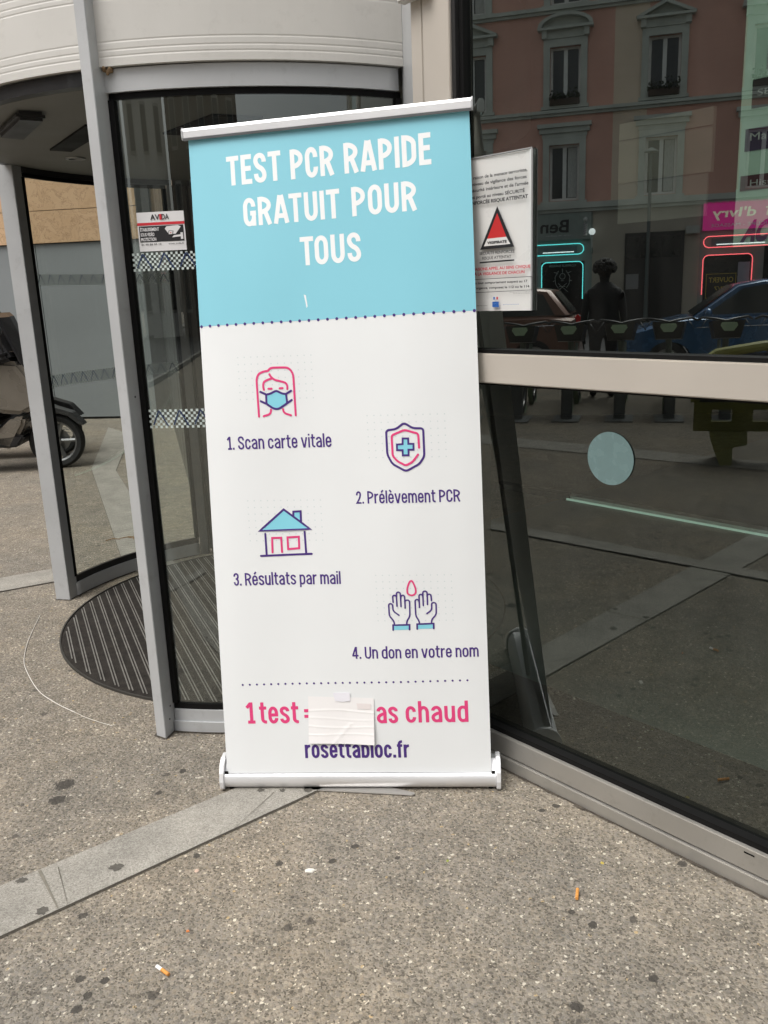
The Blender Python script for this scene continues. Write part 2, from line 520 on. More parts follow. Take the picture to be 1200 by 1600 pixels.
# ------------------------------------------------------------------ frames of reference
P0 = Vector((0.318, 2.526, 0)); E = Vector((0.6567, -0.7542, 0)).normalized(); N = Vector((-E.y, E.x, 0))
def W(u, w, z): return P0 + E * u + N * w + Vector((0, 0, z))       # shop front: u to the right, w inwards
def mir(p):
    p = Vector(p); d = (p - P0).dot(N) - 0.04
    return p - N * (2 * d)
Qv = Vector((7.482, 29.052, 0)); drv = Vector((0.9563, -0.2924, 0)); nv = Vector((-0.2924, -0.9563, 0))
Q = mir(Qv); Us = (mir(Qv + drv) - Q); Ns = (mir(Qv + nv) - Q)
def S(u, o, z): return Q + Us * u + Ns * o + Vector((0, 0, z))       # street opposite: u along, o out from the facade
ANG_U = math.atan2(Us.y, Us.x)
DC = Vector((-0.5, 4.0, 0)); DR = 1.2
def CY(a, r, z):       # drum: angle 0 faces -Y, positive to the right
    a = R(a); return DC + Vector((r * math.sin(a), -r * math.cos(a), z))

# ------------------------------------------------------------------ ground
stn = [(-1.064, 2.488, .035), (-1.054, 2.401, .028), (-.766, 2.05, .017), (-.909, 1.886, .015), (-.742, 2.418, .013), (-.694, 2.542, .014),
       (-.8, 1.87, .013), (-.738, 1.66, .012), (-.68, 1.653, .012), (-.704, 1.61, .012), (-.716, 1.573, .013), (-.559, 2.095, .012),
       (-.322, 2.048, .012), (.423, 1.815, .010), (.465, 1.768, .013), (.37, 1.528, .016), (.558, 1.595, .012),
       (.431, 2.245, .012), (.475, 2.265, .013), (.754, 1.979, .014), (.001, 2.052, .009), (-.117, 2.11, .012), (-.177, 2.05, .012)]
PAVE = pavement_mat('exposed aggregate paving', 1.17, stn)
g = MB(); g.add([(-120, -90, 0), (120, -90, 0), (120, 120, 0), (-120, 120, 0)], [(0, 1, 2, 3)])
tag(g.build('ground', PAVE), None, None, kind='structure')
# road along the far street
ASPH = mat('road asphalt', (.06, .06, .062), rough=.85, noise=.2, nscale=3, bump=.5, bscale=120)
rd = MB(); rd.add([S(-60, 3.0, .004), S(60, 3.0, .004), S(60, 16.6, .004), S(-60, 16.6, .004)], [(0, 1, 2, 3)])
tag(rd.build('road', ASPH), None, None, kind='structure')
KERB = mat('kerb granite', (.26, .25, .23), rough=.8, noise=.15)
kb = MB()
kb.hexa([S(-60, 16.6, 0), S(60, 16.6, 0), S(60, 16.9, 0), S(-60, 16.9, 0), S(-60, 16.6, .1), S(60, 16.6, .1), S(60, 16.9, .1), S(-60, 16.9, .1)])
kb.hexa([S(-60, 2.7, 0), S(60, 2.7, 0), S(60, 3.0, 0), S(-60, 3.0, 0), S(-60, 2.7, .12), S(60, 2.7, .12), S(60, 3.0, .12), S(-60, 3.0, .12)])
tag(kb.build('kerb', KERB), None, None, kind='structure')
pv = MB()
pv.hexa([S(-60, .0, .0), S(60, .0, .0), S(60, 2.7, 0), S(-60, 2.7, 0), S(-60, .0, .116), S(60, .0, .116), S(60, 2.7, .116), S(-60, 2.7, .116)])
tag(pv.build('far_pavement', mat('far pavement', (.16, .15, .14), rough=.85, noise=.15)), None, None, kind='structure')

STAIN = mat('trodden gum', (.085, .078, .066), rough=.9, noise=.3, nscale=80)
MORTAR = mat('mortar', (.17, .155, .125), rough=.9, noise=.2, nscale=60)
def strip(name, quads, cracks=(), z=0, marks=()):
    """granite band: dark joint sheet with stone sheet above"""
    j = MB(); s_ = MB(); crk = []
    for q in quads:
        q = [Vector((x, y, z)) for x, y in q]
        c = sum(q, Vector()) / 4
        a, b, c2, d = q
        n_ = (d - a).normalized() * .0042
        j.add([a - n_ + Vector((0, 0, .003)), b - n_ + Vector((0, 0, .003)), c2 + n_ + Vector((0, 0, .003)), d + n_ + Vector((0, 0, .003))], [(0, 1, 2, 3)])
        s_.add([a + Vector((0, 0, .006)), b + Vector((0, 0, .006)), c2 + Vector((0, 0, .006)), d + Vector((0, 0, .006))], [(0, 1, 2, 3)])
    for (p, q2, w) in cracks:
        p = Vector((p[0], p[1], .0085)); q2 = Vector((q2[0], q2[1], .0085))
        t_ = (q2 - p).normalized().cross(Vector((0, 0, 1))) * w
        cr_ = MB(); cr_.add([p - t_, p + t_, q2 + t_ * .4, q2 - t_ * .4], [(0, 1, 2, 3)]); crk.append((cr_, w))
    o = s_.build(name, GRANITE); tag(o, None, None, kind='structure')
    o2 = j.build('joint', JOINT, o)
    for cr_, w in crk: cr_.build('crack', MORTAR if w > .002 else JOINT, o)
    for (x, y, r_) in marks:
        mb = MB(); n2 = 18
        mb.add([(x + (1 + .35 * random.uniform(-1, 1)) * r_ * 1.2 * math.cos(2 * PI * k / n2), y + (1 + .35 * random.uniform(-1, 1)) * r_ * math.sin(2 * PI * k / n2), .0072 + z) for k in range(n2)], [tuple(range(n2))])
        mb.build('gum_stain', STAIN, o)
    return o
strip('paving_strip', [((-2.40, .675), (.20, 2.74), (-.19, 2.655), (-2.44, .94))],
      [((-.976, 2.047), (-.869, 1.89), .0045), ((-.375, 2.385), (-.47, 2.205), .001), ((-.93, 2.06), (-.85, 1.905), .001)],
      marks=[(-.766, 2.05, .016), (-.909, 1.886, .014), (-1.01, 2.01, .012), (-.42, 2.40, .010), (-.35, 2.395, .008), (-.27, 2.39, .010)])
strip('paving_strip', [((-4.2, 3.28), (-1.848, 4.578), (-1.945, 4.818), (-4.4, 3.47))])
strip('paving_strip', [((-2.433, 7.765), (-2.882, 9.9), (-3.35, 10.6), (-2.701, 7.905)), ((-1.1, 4.5), (-2.433, 7.765), (-2.701, 7.905), (-1.5, 4.75))])
# bands on the paving left of the camera, seen mirrored in the doors
strip('paving_strip', [((-2.60, 2.60), (-1.45, 1.04), (-1.36, 1.10), (-2.42, 2.62))], z=.004)
strip('paving_strip', [((-6.6, 3.5), (-4.3, .1), (-3.9, .1), (-6.1, 3.6))])

# ------------------------------------------------------------------ roll-up banner
b1, b2 = Vector((-.5235, 2.4267, .055)), Vector((.299, 2.374, .055))
t1, t2 = Vector((-.5384, 2.7707, 1.96)), Vector((.28, 2.5969, 1.98))
BW, BH = .815, 1.90
def Bn(u, v, off=0.0):
    g_ = v / BH * (1 - v / BH); h_ = u / BW * (1 - u / BW); u0 = u
    u = u + g_ * .00309 * u + h_ * (-.03468 + .01825 * v)
    v = v + g_ * (.08899 + .09674 * u0 - .00478 * v)
    a = u / BW; b = v / BH
    p = (t1 * (1 - a) + t2 * a) * (1 - b) + (b1 * (1 - a) + b2 * a) * b
    du = ((t2 - t1) * (1 - b) + (b2 - b1) * b).normalized()
    dv = ((b1 - t1) * (1 - a) + (b2 - t2) * a).normalized()
    n_ = dv.cross(du).normalized()
    if n_.y > 0: n_ = -n_
    k = math.sin(PI * b)
    rip = .0048 * math.sin(a * 9.0 + b * 2.2) * k + .0007 * math.sin(a * 23 + b * 5 + 1) * k + .004 * k * math.sin(a * PI)
    edge = .0035 * max(0, abs(a - .5) * 2 - .86) / .14 * (k ** .3)
    return p + n_ * (off + rip - edge)
banner = thing('roll_up_banner', 'tall blue and white roll-up banner standing in front of the revolving door', 'banner', tuple((b1 + b2) / 2 - Vector((0, 0, .055))), 0)
fb = MB()
NU, NV = 40, 95
gridv = []
vsplit = lambda u: .525 - .025 * u
for i in range(NU + 1):
    for j in range(NV + 1):
        gridv.append(Bn(BW * i / NU, BH * j / NV))
fb.v = gridv
for i in range(NU):
    for j in range(NV):
        fb.f.append([i * (NV + 1) + j, (i + 1) * (NV + 1) + j, (i + 1) * (NV + 1) + j + 1, i * (NV + 1) + j + 1])
        fb.m.append(0); fb.smooth.append(True)
fabric = fb.build('fabric', WHITE, banner, world=True, normals=False)
bl = MB()
NJ = 30
vs = []
for i in range(NU + 1):
    u = BW * i / NU
    for j in range(NJ + 1): vs.append(Bn(u, vsplit(u) * j / NJ, .0003))
bl.v = vs
for i in range(NU):
    for j in range(NJ):
        bl.f.append([i * (NJ + 1) + j, (i + 1) * (NJ + 1) + j, (i + 1) * (NJ + 1) + j + 1, i * (NJ + 1) + j + 1]); bl.m.append(0); bl.smooth.append(True)
bl.build('blue_panel', BLUE, fabric, world=True, normals=False)
fabric.parent = banner

def fillet(pts, rad, closed=False, n=7):
    """pts: list of (x, y) or (x, y, 0) for a sharp corner; rad=(rx, ry) max rounding"""
    out = []; N_ = len(pts)
    for i, p in enumerate(pts):
        sharp = len(p) == 3 or rad == 0
        if (not closed and i in (0, N_ - 1)) or sharp: out.append((p[0], p[1])); continue
        a = pts[i - 1]; b = pts[(i + 1) % N_]
        def toward(q):
            dx, dy = q[0] - p[0], q[1] - p[1]; L = math.hypot(dx, dy)
            full = (not closed and ((q is pts[0]) or (q is pts[-1]))) or len(q) == 3
            lim = L if full else L / 2
            w = math.hypot(dx / L * rad[0], dy / L * rad[1])
            k = min(lim, w) / L
            return (p[0] + dx * k, p[1] + dy * k)
        A = toward(a); B_ = toward(b)
        # quarter super-ellipse by cubic
        k = .56
        c1 = (A[0] + (p[0] - A[0]) * k, A[1] + (p[1] - A[1]) * k); c2 = (B_[0] + (p[0] - B_[0]) * k, B_[1] + (p[1] - B_[1]) * k)
        for q in range(n + 1):
            t = q / n; u = 1 - t
            out.append((u ** 3 * A[0] + 3 * u * u * t * c1[0] + 3 * u * t * t * c2[0] + t ** 3 * B_[0], u ** 3 * A[1] + 3 * u * u * t * c1[1] + 3 * u * t * t * c2[1] + t ** 3 * B_[1]))
    r = [out[0]]
    for p in out[1:]:
        if math.hypot(p[0] - r[-1][0], p[1] - r[-1][1]) > 1e-5: r.append(p)
    if closed and math.hypot(r[0][0] - r[-1][0], r[0][1] - r[-1][1]) < 1e-5: r.pop()
    return r
ZK = [0]
def ribbon(mb, pts, w, fn, closed=False, roundcap=False, mi=0, seg=.02, off=.0005):
    """flat stroke of width w through fn(x, y, off)"""
    ZK[0] = (ZK[0] + 1) % 9; off = off + ZK[0] * .00002
    P = [pts[0]]
    for q in pts[1:]:
        a = P[-1]; L = math.hypot(q[0] - a[0], q[1] - a[1]); k = max(1, int(L / seg))
        for i in range(1, k + 1): P.append((a[0] + (q[0] - a[0]) * i / k, a[1] + (q[1] - a[1]) * i / k))
    if closed and math.hypot(P[0][0] - P[-1][0], P[0][1] - P[-1][1]) < 1e-6: P.pop()
    n = len(P); vs = []
    for i, p in enumerate(P):
        def nrm(a, b):
            L = math.hypot(b[0] - a[0], b[1] - a[1]) or 1; return (-(b[1] - a[1]) / L, (b[0] - a[0]) / L)
        if closed: n1 = nrm(P[i - 1], p); n2 = nrm(p, P[(i + 1) % n])
        elif i == 0: n1 = n2 = nrm(p, P[1])
        elif i == n - 1: n1 = n2 = nrm(P[i - 1], p)
        else: n1 = nrm(P[i - 1], p); n2 = nrm(p, P[i + 1])
        sx, sy = n1[0] + n2[0], n1[1] + n2[1]; L = math.hypot(sx, sy) or 1; sx /= L; sy /= L
        k = 1 / max(.45, sx * n1[0] + sy * n1[1]) * w / 2
        vs += [fn(p[0] + sx * k, p[1] + sy * k, off), fn(p[0] - sx * k, p[1] - sy * k, off)]
    fs = [(2 * i, 2 * i + 1, 2 * ((i + 1) % n) + 1, 2 * ((i + 1) % n)) for i in range(n if closed else n - 1)]
    mb.add(vs, fs, mi)
    if roundcap and not closed:
        for e in (P[0], P[-1]): disc(mb, e[0], e[1], w / 2, fn, mi, off + .00002)
def disc(mb, x, y, r, fn, mi=0, off=.0005, n=14):
    mb.add([fn(x + r * math.cos(2 * PI * k / n), y + r * math.sin(2 * PI * k / n), off) for k in range(n)], [tuple(range(n))], mi)

# condensed grotesque stroke letters. y up, cap height 1
def glyph(ch, s):
    """returns (width, [ (points, rounding or None, closed) ])"""
    h = s / 2
    CW = {'T': .46, 'E': .40, 'S': .47, 'P': .47, 'C': .46, 'R': .49, 'A': .54, 'I': s, 'D': .48, 'G': .47, 'U': .48, 'O': .48,
          'c': .42, 'a': .435, 'n': .43, 'm': .66, 'r': .30, 't': .31, 'e': .43, 'v': .45, 'i': s, 'l': s, 'd': .435, 'o': .44, 's': .42, 'u': .43,
          'p': .435, 'b': .435, 'h': .43, 'f': .29, '1': .32, '2': .40, '3': .41, '4': .45, '.': s * 1.05, '=': .42, ' ': .2}
    b0 = {'é': 'e', 'è': 'e'}.get(ch, ch)
    w = CW[b0]; l = h; r = w - h; b = h * .9; t = 1 - h * .9; X = .79; xt = X - h * .9; RR = (w, .24); k = h
    F = lambda p, c=False, rr=None: (p, rr or RR, c)
    L = lambda p: (p, 0, False)
    g_ = {
        'T': [L([(0, t), (w, t)]), L([(w / 2, t), (w / 2, 0)])],
        'E': [L([(w, t), (l, t), (l, b), (w, b)]), L([(l, .53), (w * .92, .53)])],
        'S': [F([(r, .69), (r, t), (l, t), (l, .585), (r, .43), (r, b), (l, b), (l, .31)], rr=(w, .2))],
        'P': [L([(l, 0), (l, 1)]), F([(l, t, 0), (r, t), (r, .43), (l, .43, 0)])],
        'C': [F([(r, .66), (r, t), (l, t), (l, b), (r, b), (r, .34)])],
        'R': [L([(l, 0), (l, 1)]), F([(l, t, 0), (r, t), (r, .46), (l, .46, 0)]), L([(w * .55, .46), (r + .015, 0)])],
        'A': [L([(h * .8, 0), (w / 2 - h * .28, .995)]), L([(w - h * .8, 0), (w / 2 + h * .28, .995)]), L([(w * .24, .27), (w * .76, .27)])],
        'I': [L([(l, 0), (l, 1)])],
        'D': [F([(l, b, 0), (r, b), (r, t), (l, t, 0)], True)],
        'G': [F([(r, .68), (r, t), (l, t), (l, b), (r * .93, b), (r, .3)]), L([(r, .0), (r, .51)]), L([(w * .55, .455), (w, .455)])],
        'U': [F([(l, 1), (l, b), (r, b), (r, 1)])],
        'O': [F([(l, b), (r, b), (r, t), (l, t)], True)],
        'c': [F([(r, X * .66), (r, xt), (l, xt), (l, b), (r, b), (r, X * .34)])],
        'a': [F([(l, X * .72), (l, xt), (r, xt), (r, 0)]), F([(r, .46, 0), (l, .42), (l, b), (r, b), (r, .2)], rr=(w, .2))],
        'n': [L([(l, 0), (l, X)]), F([(l, X * .6), (l, xt), (r, xt), (r, 0)])],
        'h': [L([(l, 0), (l, 1.04)]), F([(l, X * .6), (l, xt), (r, xt), (r, 0)])],
        'm': [L([(l, 0), (l, X)]), F([(l, X * .6), (l, xt), (w / 2, xt), (w / 2, 0)], rr=(.3, .24)), F([(w / 2, X * .6), (w / 2, xt), (r, xt), (r, 0)], rr=(.3, .24))],
        'r': [L([(l, 0), (l, X)]), F([(l, X * .55), (l, xt), (w, xt)])],
        't': [F([(w * .42, 1.0), (w * .42, b), (w, b)], rr=(.15, .15)), L([(0, X - h * .8), (w, X - h * .8)])],
        'e': [F([(l, .40, 0), (r, .40, 0), (r, xt), (l, xt), (l, b), (r, b), (r, X * .32)])],
        'v': [L([(h * .75, X), (w / 2 - h * .2, 0)]), L([(w - h * .75, X), (w / 2 + h * .2, 0)])],
        'i': [L([(l, 0), (l, X)]), L([(l, X + .12), (l, X + .12 + s)])],
        'l': [L([(l, 0), (l, 1.04)])],
        'd': [L([(r, 0), (r, 1.04)]), F([(r, X * .75), (r, xt), (l, xt), (l, b), (r, b), (r, X * .25)])],
        'b': [L([(l, 0), (l, 1.04)]), F([(l, X * .75), (l, xt), (r, xt), (r, b), (l, b), (l, X * .25)])],
        'p': [L([(l, -.22), (l, X)]), F([(l, X * .75), (l, xt), (r, xt), (r, b), (l, b), (l, X * .25)])],
        'o': [F([(l, b), (r, b), (r, xt), (l, xt)], True)],
        's': [F([(r, X * .72), (r, xt), (l, xt), (l, X * .6), (r, X * .42), (r, b), (l, b), (l, X * .28)], rr=(w, .17))],
        'u': [F([(l, X), (l, b), (r, b), (r, X * .4)]), L([(r, 0), (r, X)])],
        'f': [F([(w, 1.04 - h * .9), (w * .42, 1.04 - h * .9), (w * .42, 0)], rr=(.15, .15)), L([(0, X - h * .8), (w, X - h * .8)])],
        '1': [L([(.0, .74), (w * .52, .96)]), L([(w * .56, 1), (w * .56, 0)]), L([(w * .08, b), (w * 1.02, b)])],
        '2': [F([(l, .68), (l, t), (r, t), (r, .56, ), (l, b, 0), (w, b)], rr=(w, .22))],
        '3': [F([(l, .72), (l, t), (r, t), (r, .53), (w * .42, .53)], rr=(w, .17)), F([(w * .42, .53), (r, .53), (r, b), (l, b), (l, .28)], rr=(w, .2))],
        '4': [L([(w * .66, 0), (w * .66, 1)]), L([(w * .6, .98), (l * .6, .27)]), L([(0, .26), (w, .26)])],
        '.': [L([(w / 2, 0), (w / 2, s * 1.15)])],
        '=': [L([(0, .33), (w, .33)]), L([(0, .6), (w, .6)])],
        ' ': []}[b0]
    g_ = list(g_)
    if ch == 'é': g_.append(L([(w * .42, .88), (w * .72, 1.07)]))
    if ch == 'è': g_.append(L([(w * .58, .88), (w * .28, 1.07)]))
    return w, g_
def draw(mb, txt, x0, x1, base, cap, s=.17, gap=.09, slope=-.025, mi=0):
    """fit to x0..x1 in banner metres; base is v of baseline at x0"""
    adv = []; x = 0
    for i, c in enumerate(txt):
        w, _ = glyph(c, s); adv.append(x)
        gp = gap if c != ' ' and (i + 1 < len(txt) and txt[i + 1] != ' ') else .03
        if c == 'T' and i + 1 < len(txt) and txt[i + 1] in 'OA' or (c == 'A' and i + 1 < len(txt) and txt[i + 1] == 'T'): gp = gap * .3
        x += w + gp
    tot = adv[-1] + glyph(txt[-1], s)[0]
    kx = (x1 - x0) / (tot * cap)
    for c, a in zip(txt, adv):
        # stem weight is corrected for the horizontal fit
        w, gl = glyph(c, s)
        for pts, rr, cl in gl:
            pp = fillet(pts, rr, cl) if rr else [(p[0], p[1]) for p in pts]
            q = [(x0 + (a + px) * cap * kx, base - py * cap) for px, py in pp]
            ribbon(mb, q, s * cap, lambda X_, Y_, o_: Bn(X_, Y_ + slope * (X_ - x0), o_), cl, mi=mi)

def lettering(name, m_, *lines, **kw):
    mb = MB()
    for args in lines: draw(mb, *args, **kw)
    return mb.build(name, m_, fabric, world=True, normals=False)
KT = dict(s=.168, gap=.07)
lettering('title_lettering', LETW, ('TEST', .1165, .2835, .138, .078), ('PCR', .311, .4385, .1345, .078), ('RAPIDE', .468, .7105, .131, .078), **KT)
lettering('title_lettering', LETW, ('GRATUIT', .160, .4497, .2515, .076), ('POUR', .4831, .6663, .243, .076), **KT)
lettering('title_lettering', LETW, ('TOUS', .3255, .504, .366, .0765), **KT)
KC = dict(s=.132, gap=.06)
lettering('caption_lettering', PURP, ('1. Scan carte vitale', .067, .385, .8855, .0385), **KC)
lettering('caption_lettering', PURP, ('2. Prélèvement PCR', .449, .752, 1.045, .0365), **KC)
lettering('caption_lettering', PURP, ('3. Résultats par mail', .059, .389, 1.298, .0385), **KC)
lettering('caption_lettering', PURP, ('4. Un don en votre nom', .411, .789, 1.525, .038), **KC)
KS = dict(s=.148, gap=.07, slope=-.012)
lettering('slogan_lettering', PINK, ('1', .074, .0985, 1.737, .0685), ('test', .1125, .234, 1.737, .0685), ('=', .252, .285, 1.736, .0685),
          ('p', .438, .4665, 1.735, .0685), ('as', .4745, .5395, 1.734, .0685), ('chaud', .562, .752, 1.732, .0685), **KS)
lettering('address_lettering', PURP, ('rosettabloc.fr', .247, .568, 1.851, .056), s=.155, gap=.065, slope=-.005)
sc_ = MB(); sc_.add([Bn(.328, .445, .0006), Bn(.334, .447, .0006), (Bn(.3375, .478, .0006)), Bn(.334, .482, .0006), Bn(.331, .462, .0006)], [(0, 1, 2, 3, 4)])
sc_.build('scuff', LETW, fabric, world=True, normals=False)
D = MB(); n_ = 30
for k in range(n_):
    u = .006 + k * (.804) / (n_ - 1); disc(D, u, .525 - .025 * u, .0042, Bn, 0, .0007)
D.build('dotted_line', PURP, fabric, world=True, normals=False)
D = MB(); n_ = 32
for k in range(n_):
    u = .0665 + k * (.686) / (n_ - 1); disc(D, u, 1.614 - .029 * u, .0033, Bn, 0, .0005)
D.build('dotted_line', PURP, fabric, world=True, normals=False)
for (x0, y0, nx, ny) in ((.116, .617, 12, 7), (.495, .788, 12, 7), (.119, 1.038, 12, 7), (.495, 1.261, 12, 8)):
    Dg = MB()
    for i in range(nx):
        for j in range(ny):
            disc(Dg, x0 + i * .0202, y0 + j * .0202 - .015 * i * .02, .0021, Bn, 0, .0004, 8)
    Dg.build('dot_grid', PALE, fabric, world=True, normals=False)
ic = MB()   # woman with mask; materials: 0 pink 1 purple 2 blue 3 white
LW = .0062
def st(p, mi, cl=False, rr=None, w=LW): ribbon(ic, fillet(p, rr, cl) if rr else p, w, Bn, cl, not cl, mi, off=.0008)
def fill(p, mi, off=.0005):
    cx = sum(q[0] for q in p) / len(p); cy = sum(q[1] for q in p) / len(p)
    tr = [((cx, cy), p[i], p[(i + 1) % len(p)]) for i in range(len(p))]
    while max(math.dist(a, b) for t in tr for a, b in ((t[0], t[1]), (t[1], t[2]), (t[2], t[0]))) > .022:
        nw = []
        for a, b, c in tr:
            ab = ((a[0] + b[0]) / 2, (a[1] + b[1]) / 2); bc = ((c[0] + b[0]) / 2, (c[1] + b[1]) / 2); ca = ((a[0] + c[0]) / 2, (a[1] + c[1]) / 2)
            nw += [(a, ab, ca), (ab, b, bc), (ca, bc, c), (ab, bc, ca)]
        tr = nw
    for t in tr: ic.add([Bn(x, y, off) for x, y in t], [(0, 1, 2)], mi)
st([(.1705, .788), (.170, .705), (.170, .668), (.194, .657), (.2069, .6575), (.2125, .648), (.236, .647), (.282, .648), (.2819, .706), (.2818, .785)], 0, rr=(.045, .05))
st([(.2102, .6664), (.2185, .681), (.2451, .6871), (.263, .693), (.2613, .7094)], 0, rr=(.012, .012))
st([(.1905, .7104), (.187, .692), (.201, .682), (.2165, .6785)], 0, rr=(.014, .014))
st([(.2045, .7078), (.2143, .7078)], 0); st([(.2385, .7069), (.2475, .7065)], 0)
mask = [(.1965, .7243), (.2065, .723), (.2277, .7136), (.2465, .7225), (.2565, .7232), (.2586, .75), (.2343, .765), (.2243, .7668), (.2143, .764), (.1957, .7512)]
fill(mask, 2, .0005)
st(mask, 1, True, rr=(.004, .004))
st([(.1795, .7165), (.1965, .7243)], 1); st([(.2725, .7142), (.2565, .7232)], 1)
st([(.1788, .7436), (.1957, .7512)], 1); st([(.2725, .7409), (.2586, .75)], 1)
st([(.2084, .7685), (.207, .7805), (.1848, .7872)], 0, rr=(.008, .008)); st([(.2449, .767), (.246, .778), (.2675, .785)], 0, rr=(.008, .008))
ic.build('mask_icon', [PINK, PURP, CYAN, WHITE], fabric, world=True, normals=False)
ic = MB()
st([(.5485, .8305), (.578, .8265), (.6015, .809), (.626, .8245), (.6554, .825), (.655, .9055), (.64, .927), (.6005, .9485), (.562, .927), (.5485, .9)], 1, True, rr=(.008, .008))
st([(.6412, .880), (.6405, .840), (.6018, .8293), (.564, .8445), (.564, .904), (.578, .920), (.6013, .932), (.622, .92), (.6375, .900)], 0, rr=(.006, .006))
cr = [(.5954, .8537), (.6113, .8538), (.6110, .8692), (.6257, .8693), (.6252, .886), (.6106, .886), (.6101, .9022), (.5935, .9022), (.5937, .8873), (.5775, .8873), (.578, .8711), (.5946, .8698)]
fill([(.5954, .8537), (.6113, .8538), (.6101, .9022), (.5935, .9022)], 2, .0005)
fill([(.578, .8711), (.6257, .8693), (.6252, .886), (.5775, .8873)], 2, .00053)
st(cr, 1, True, w=.0055)
ic.build('shield_icon', [PINK, PURP, CYAN], fabric, world=True, normals=False)
ic = MB()
fill([(.1505, 1.1287), (.2274, 1.0637), (.304, 1.1221)], 2)
st([(.1505, 1.1287), (.2274, 1.0637), (.304, 1.1221)], 1, True)
fill([(.2557, 1.084), (.2565, 1.0703), (.2786, 1.0688), (.278, 1.1006)], 2, .00053)
st([(.2557, 1.084), (.2565, 1.0703), (.2786, 1.0688), (.278, 1.1006)], 1)
st([(.1666, 1.1375), (.1667, 1.202)], 1); st([(.2871, 1.1311), (.2879, 1.197)], 1); st([(.1491, 1.2055), (.3049, 1.1979)], 1)
st([(.1852, 1.1945), (.1866, 1.1503), (.2143, 1.1495), (.2144, 1.1932)], 0); st([(.2338, 1.1485), (.2683, 1.1462), (.2675, 1.1811), (.2336, 1.1841)], 0, True)
ic.build('house_icon', [PINK, PURP, CYAN], fabric, world=True, normals=False)
ic = MB()
def hand(pts_out, w=.0046):
    for p in pts_out: st(p, 1, rr=(.0065, .0065), w=w)
hl = [[(.5432, 1.4125), (.5425, 1.403), (.5295, 1.387), (.5290, 1.3480), (.5405, 1.3480), (.5415, 1.371), (.5581, 1.384)],
      [(.5429, 1.3436), (.5420, 1.322), (.5535, 1.322), (.5537, 1.3555)], [(.5537, 1.33), (.5540, 1.312), (.5655, 1.312), (.5657, 1.3568)],
      [(.5657, 1.335), (.5665, 1.3215), (.5779, 1.3215), (.5778, 1.3612)], [(.5778, 1.345), (.5779, 1.3365), (.5920, 1.3365), (.5905, 1.387), (.5800, 1.404), (.5802, 1.4125)]]
hand(hl)
hr = [[(.6535, 1.4072), (.6540, 1.398), (.6683, 1.3815), (.6695, 1.3440), (.6560, 1.3440), (.6558, 1.3670), (.6411, 1.3786)],
      [(.6562, 1.3378), (.6555, 1.3178), (.6448, 1.3178), (.6440, 1.350)], [(.6440, 1.325), (.6446, 1.3085), (.6317, 1.3085), (.6317, 1.3531)],
      [(.6317, 1.332), (.6310, 1.3185), (.6203, 1.3185), (.6201, 1.3592)], [(.6201, 1.345), (.6195, 1.3345), (.6080, 1.3345), (.6080, 1.3865), (.6175, 1.4015), (.6176, 1.4091)]]
hand(hr)
for q in ([(.5386, 1.4312), (.5390, 1.4155), (.5882, 1.4138), (.5875, 1.4292)], [(.6104, 1.4274), (.6106, 1.4118), (.6596, 1.4098), (.6592, 1.4253)]):
    fill(q, 2, .0005); st(q, 1, w=.0052)
st([(.5994, 1.272), (.590, 1.288), (.5845, 1.312), (.5920, 1.3215), (.6060, 1.3215), (.6135, 1.310), (.608, 1.288)], 0, True, rr=(.010, .012), w=.0052)
ic.build('hands_icon', [PINK, PURP, CYAN], fabric, world=True, normals=False)

# aluminium top rail
def barfn(u, n0, z):   # along top edge
    d = (t2 - t1).normalized(); n_ = Vector((d.y, -d.x, 0)); 
    if n_.y > 0: n_ = -n_
    return t1 + d * u + n_ * n0 + Vector((0, 0, z))
tb = MB()
prof = [(-.008, -.004), (-.009, .0), (-.0085, .020), (-.003, .028), (.005, .028), (.0095, .020), (.010, .002), (.008, -.004)]
TL = (t2 - t1).length
tb.prism(prof, -.012, TL + .006, lambda x, y, h: barfn(h, x, y))
top = tb.build('top_rail', SILVER, banner, world=True)
for u0, u1 in ((-.0165, -.0118), (TL + .0058, TL + .0105)):
    e_ = MB(); e_.prism([(x * 1.15, y * 1.08) for x, y in prof], u0, u1, lambda x, y, h: barfn(h, x, y)); e_.build('end_cap', mat('grey plastic cap', (.45, .46, .47), rough=.5), top, world=True)
lip = MB(); lip.prism([(.0085, -.0065), (.0115, -.0065), (.0115, .0005), (.0085, .0005)], -.012, TL + .006, lambda x, y, h: barfn(h, x, y)); lip.build('rail_lip', mat('grey lip', (.16, .165, .17), rough=.4, metal=.5), top, world=True)
# cassette base
BL_ = Vector((-.546, 2.415, 0)); bd = (Vector((.325, 2.354, 0)) - BL_).normalized(); bn = Vector((-bd.y, bd.x, 0)); BLEN = .8735
def base(u, d, z): return BL_ + bd * u + bn * d + Vector((0, 0, z))
body = [(.016, .006), (.009, .009), (.004, .014), (.0005, .022), (-.0015, .031), (-.001, .040), (.001, .048), (.004, .0535), (.007, .0555), (.0095, .053), (.012, .045), (.018, .05), (.030, .072), (.05, .084), (.08, .082), (.098, .06), (.104, .012), (.09, .008)]
cb = MB(); cb.prism(body, .014, BLEN - .014, lambda x, y, h: base(h, x, y), 0, True)
cas = cb.build('cassette', SATIN, banner, world=True, normals=True)
cap = [(.002, .004), (-.006, .012), (-.008, .034), (-.002, .062), (.012, .084), (.035, .097), (.065, .098), (.095, .08), (.108, .05), (.110, .006), (.06, .003)]
for u0, u1 in ((.0, .0135), (BLEN - .0135, BLEN)):
    e_ = MB(); e_.prism(cap, u0, u1, lambda x, y, h: base(h, x, y)); c_ = e_.build('end_cap', SILVER, cas, world=True, bevel=.0018)
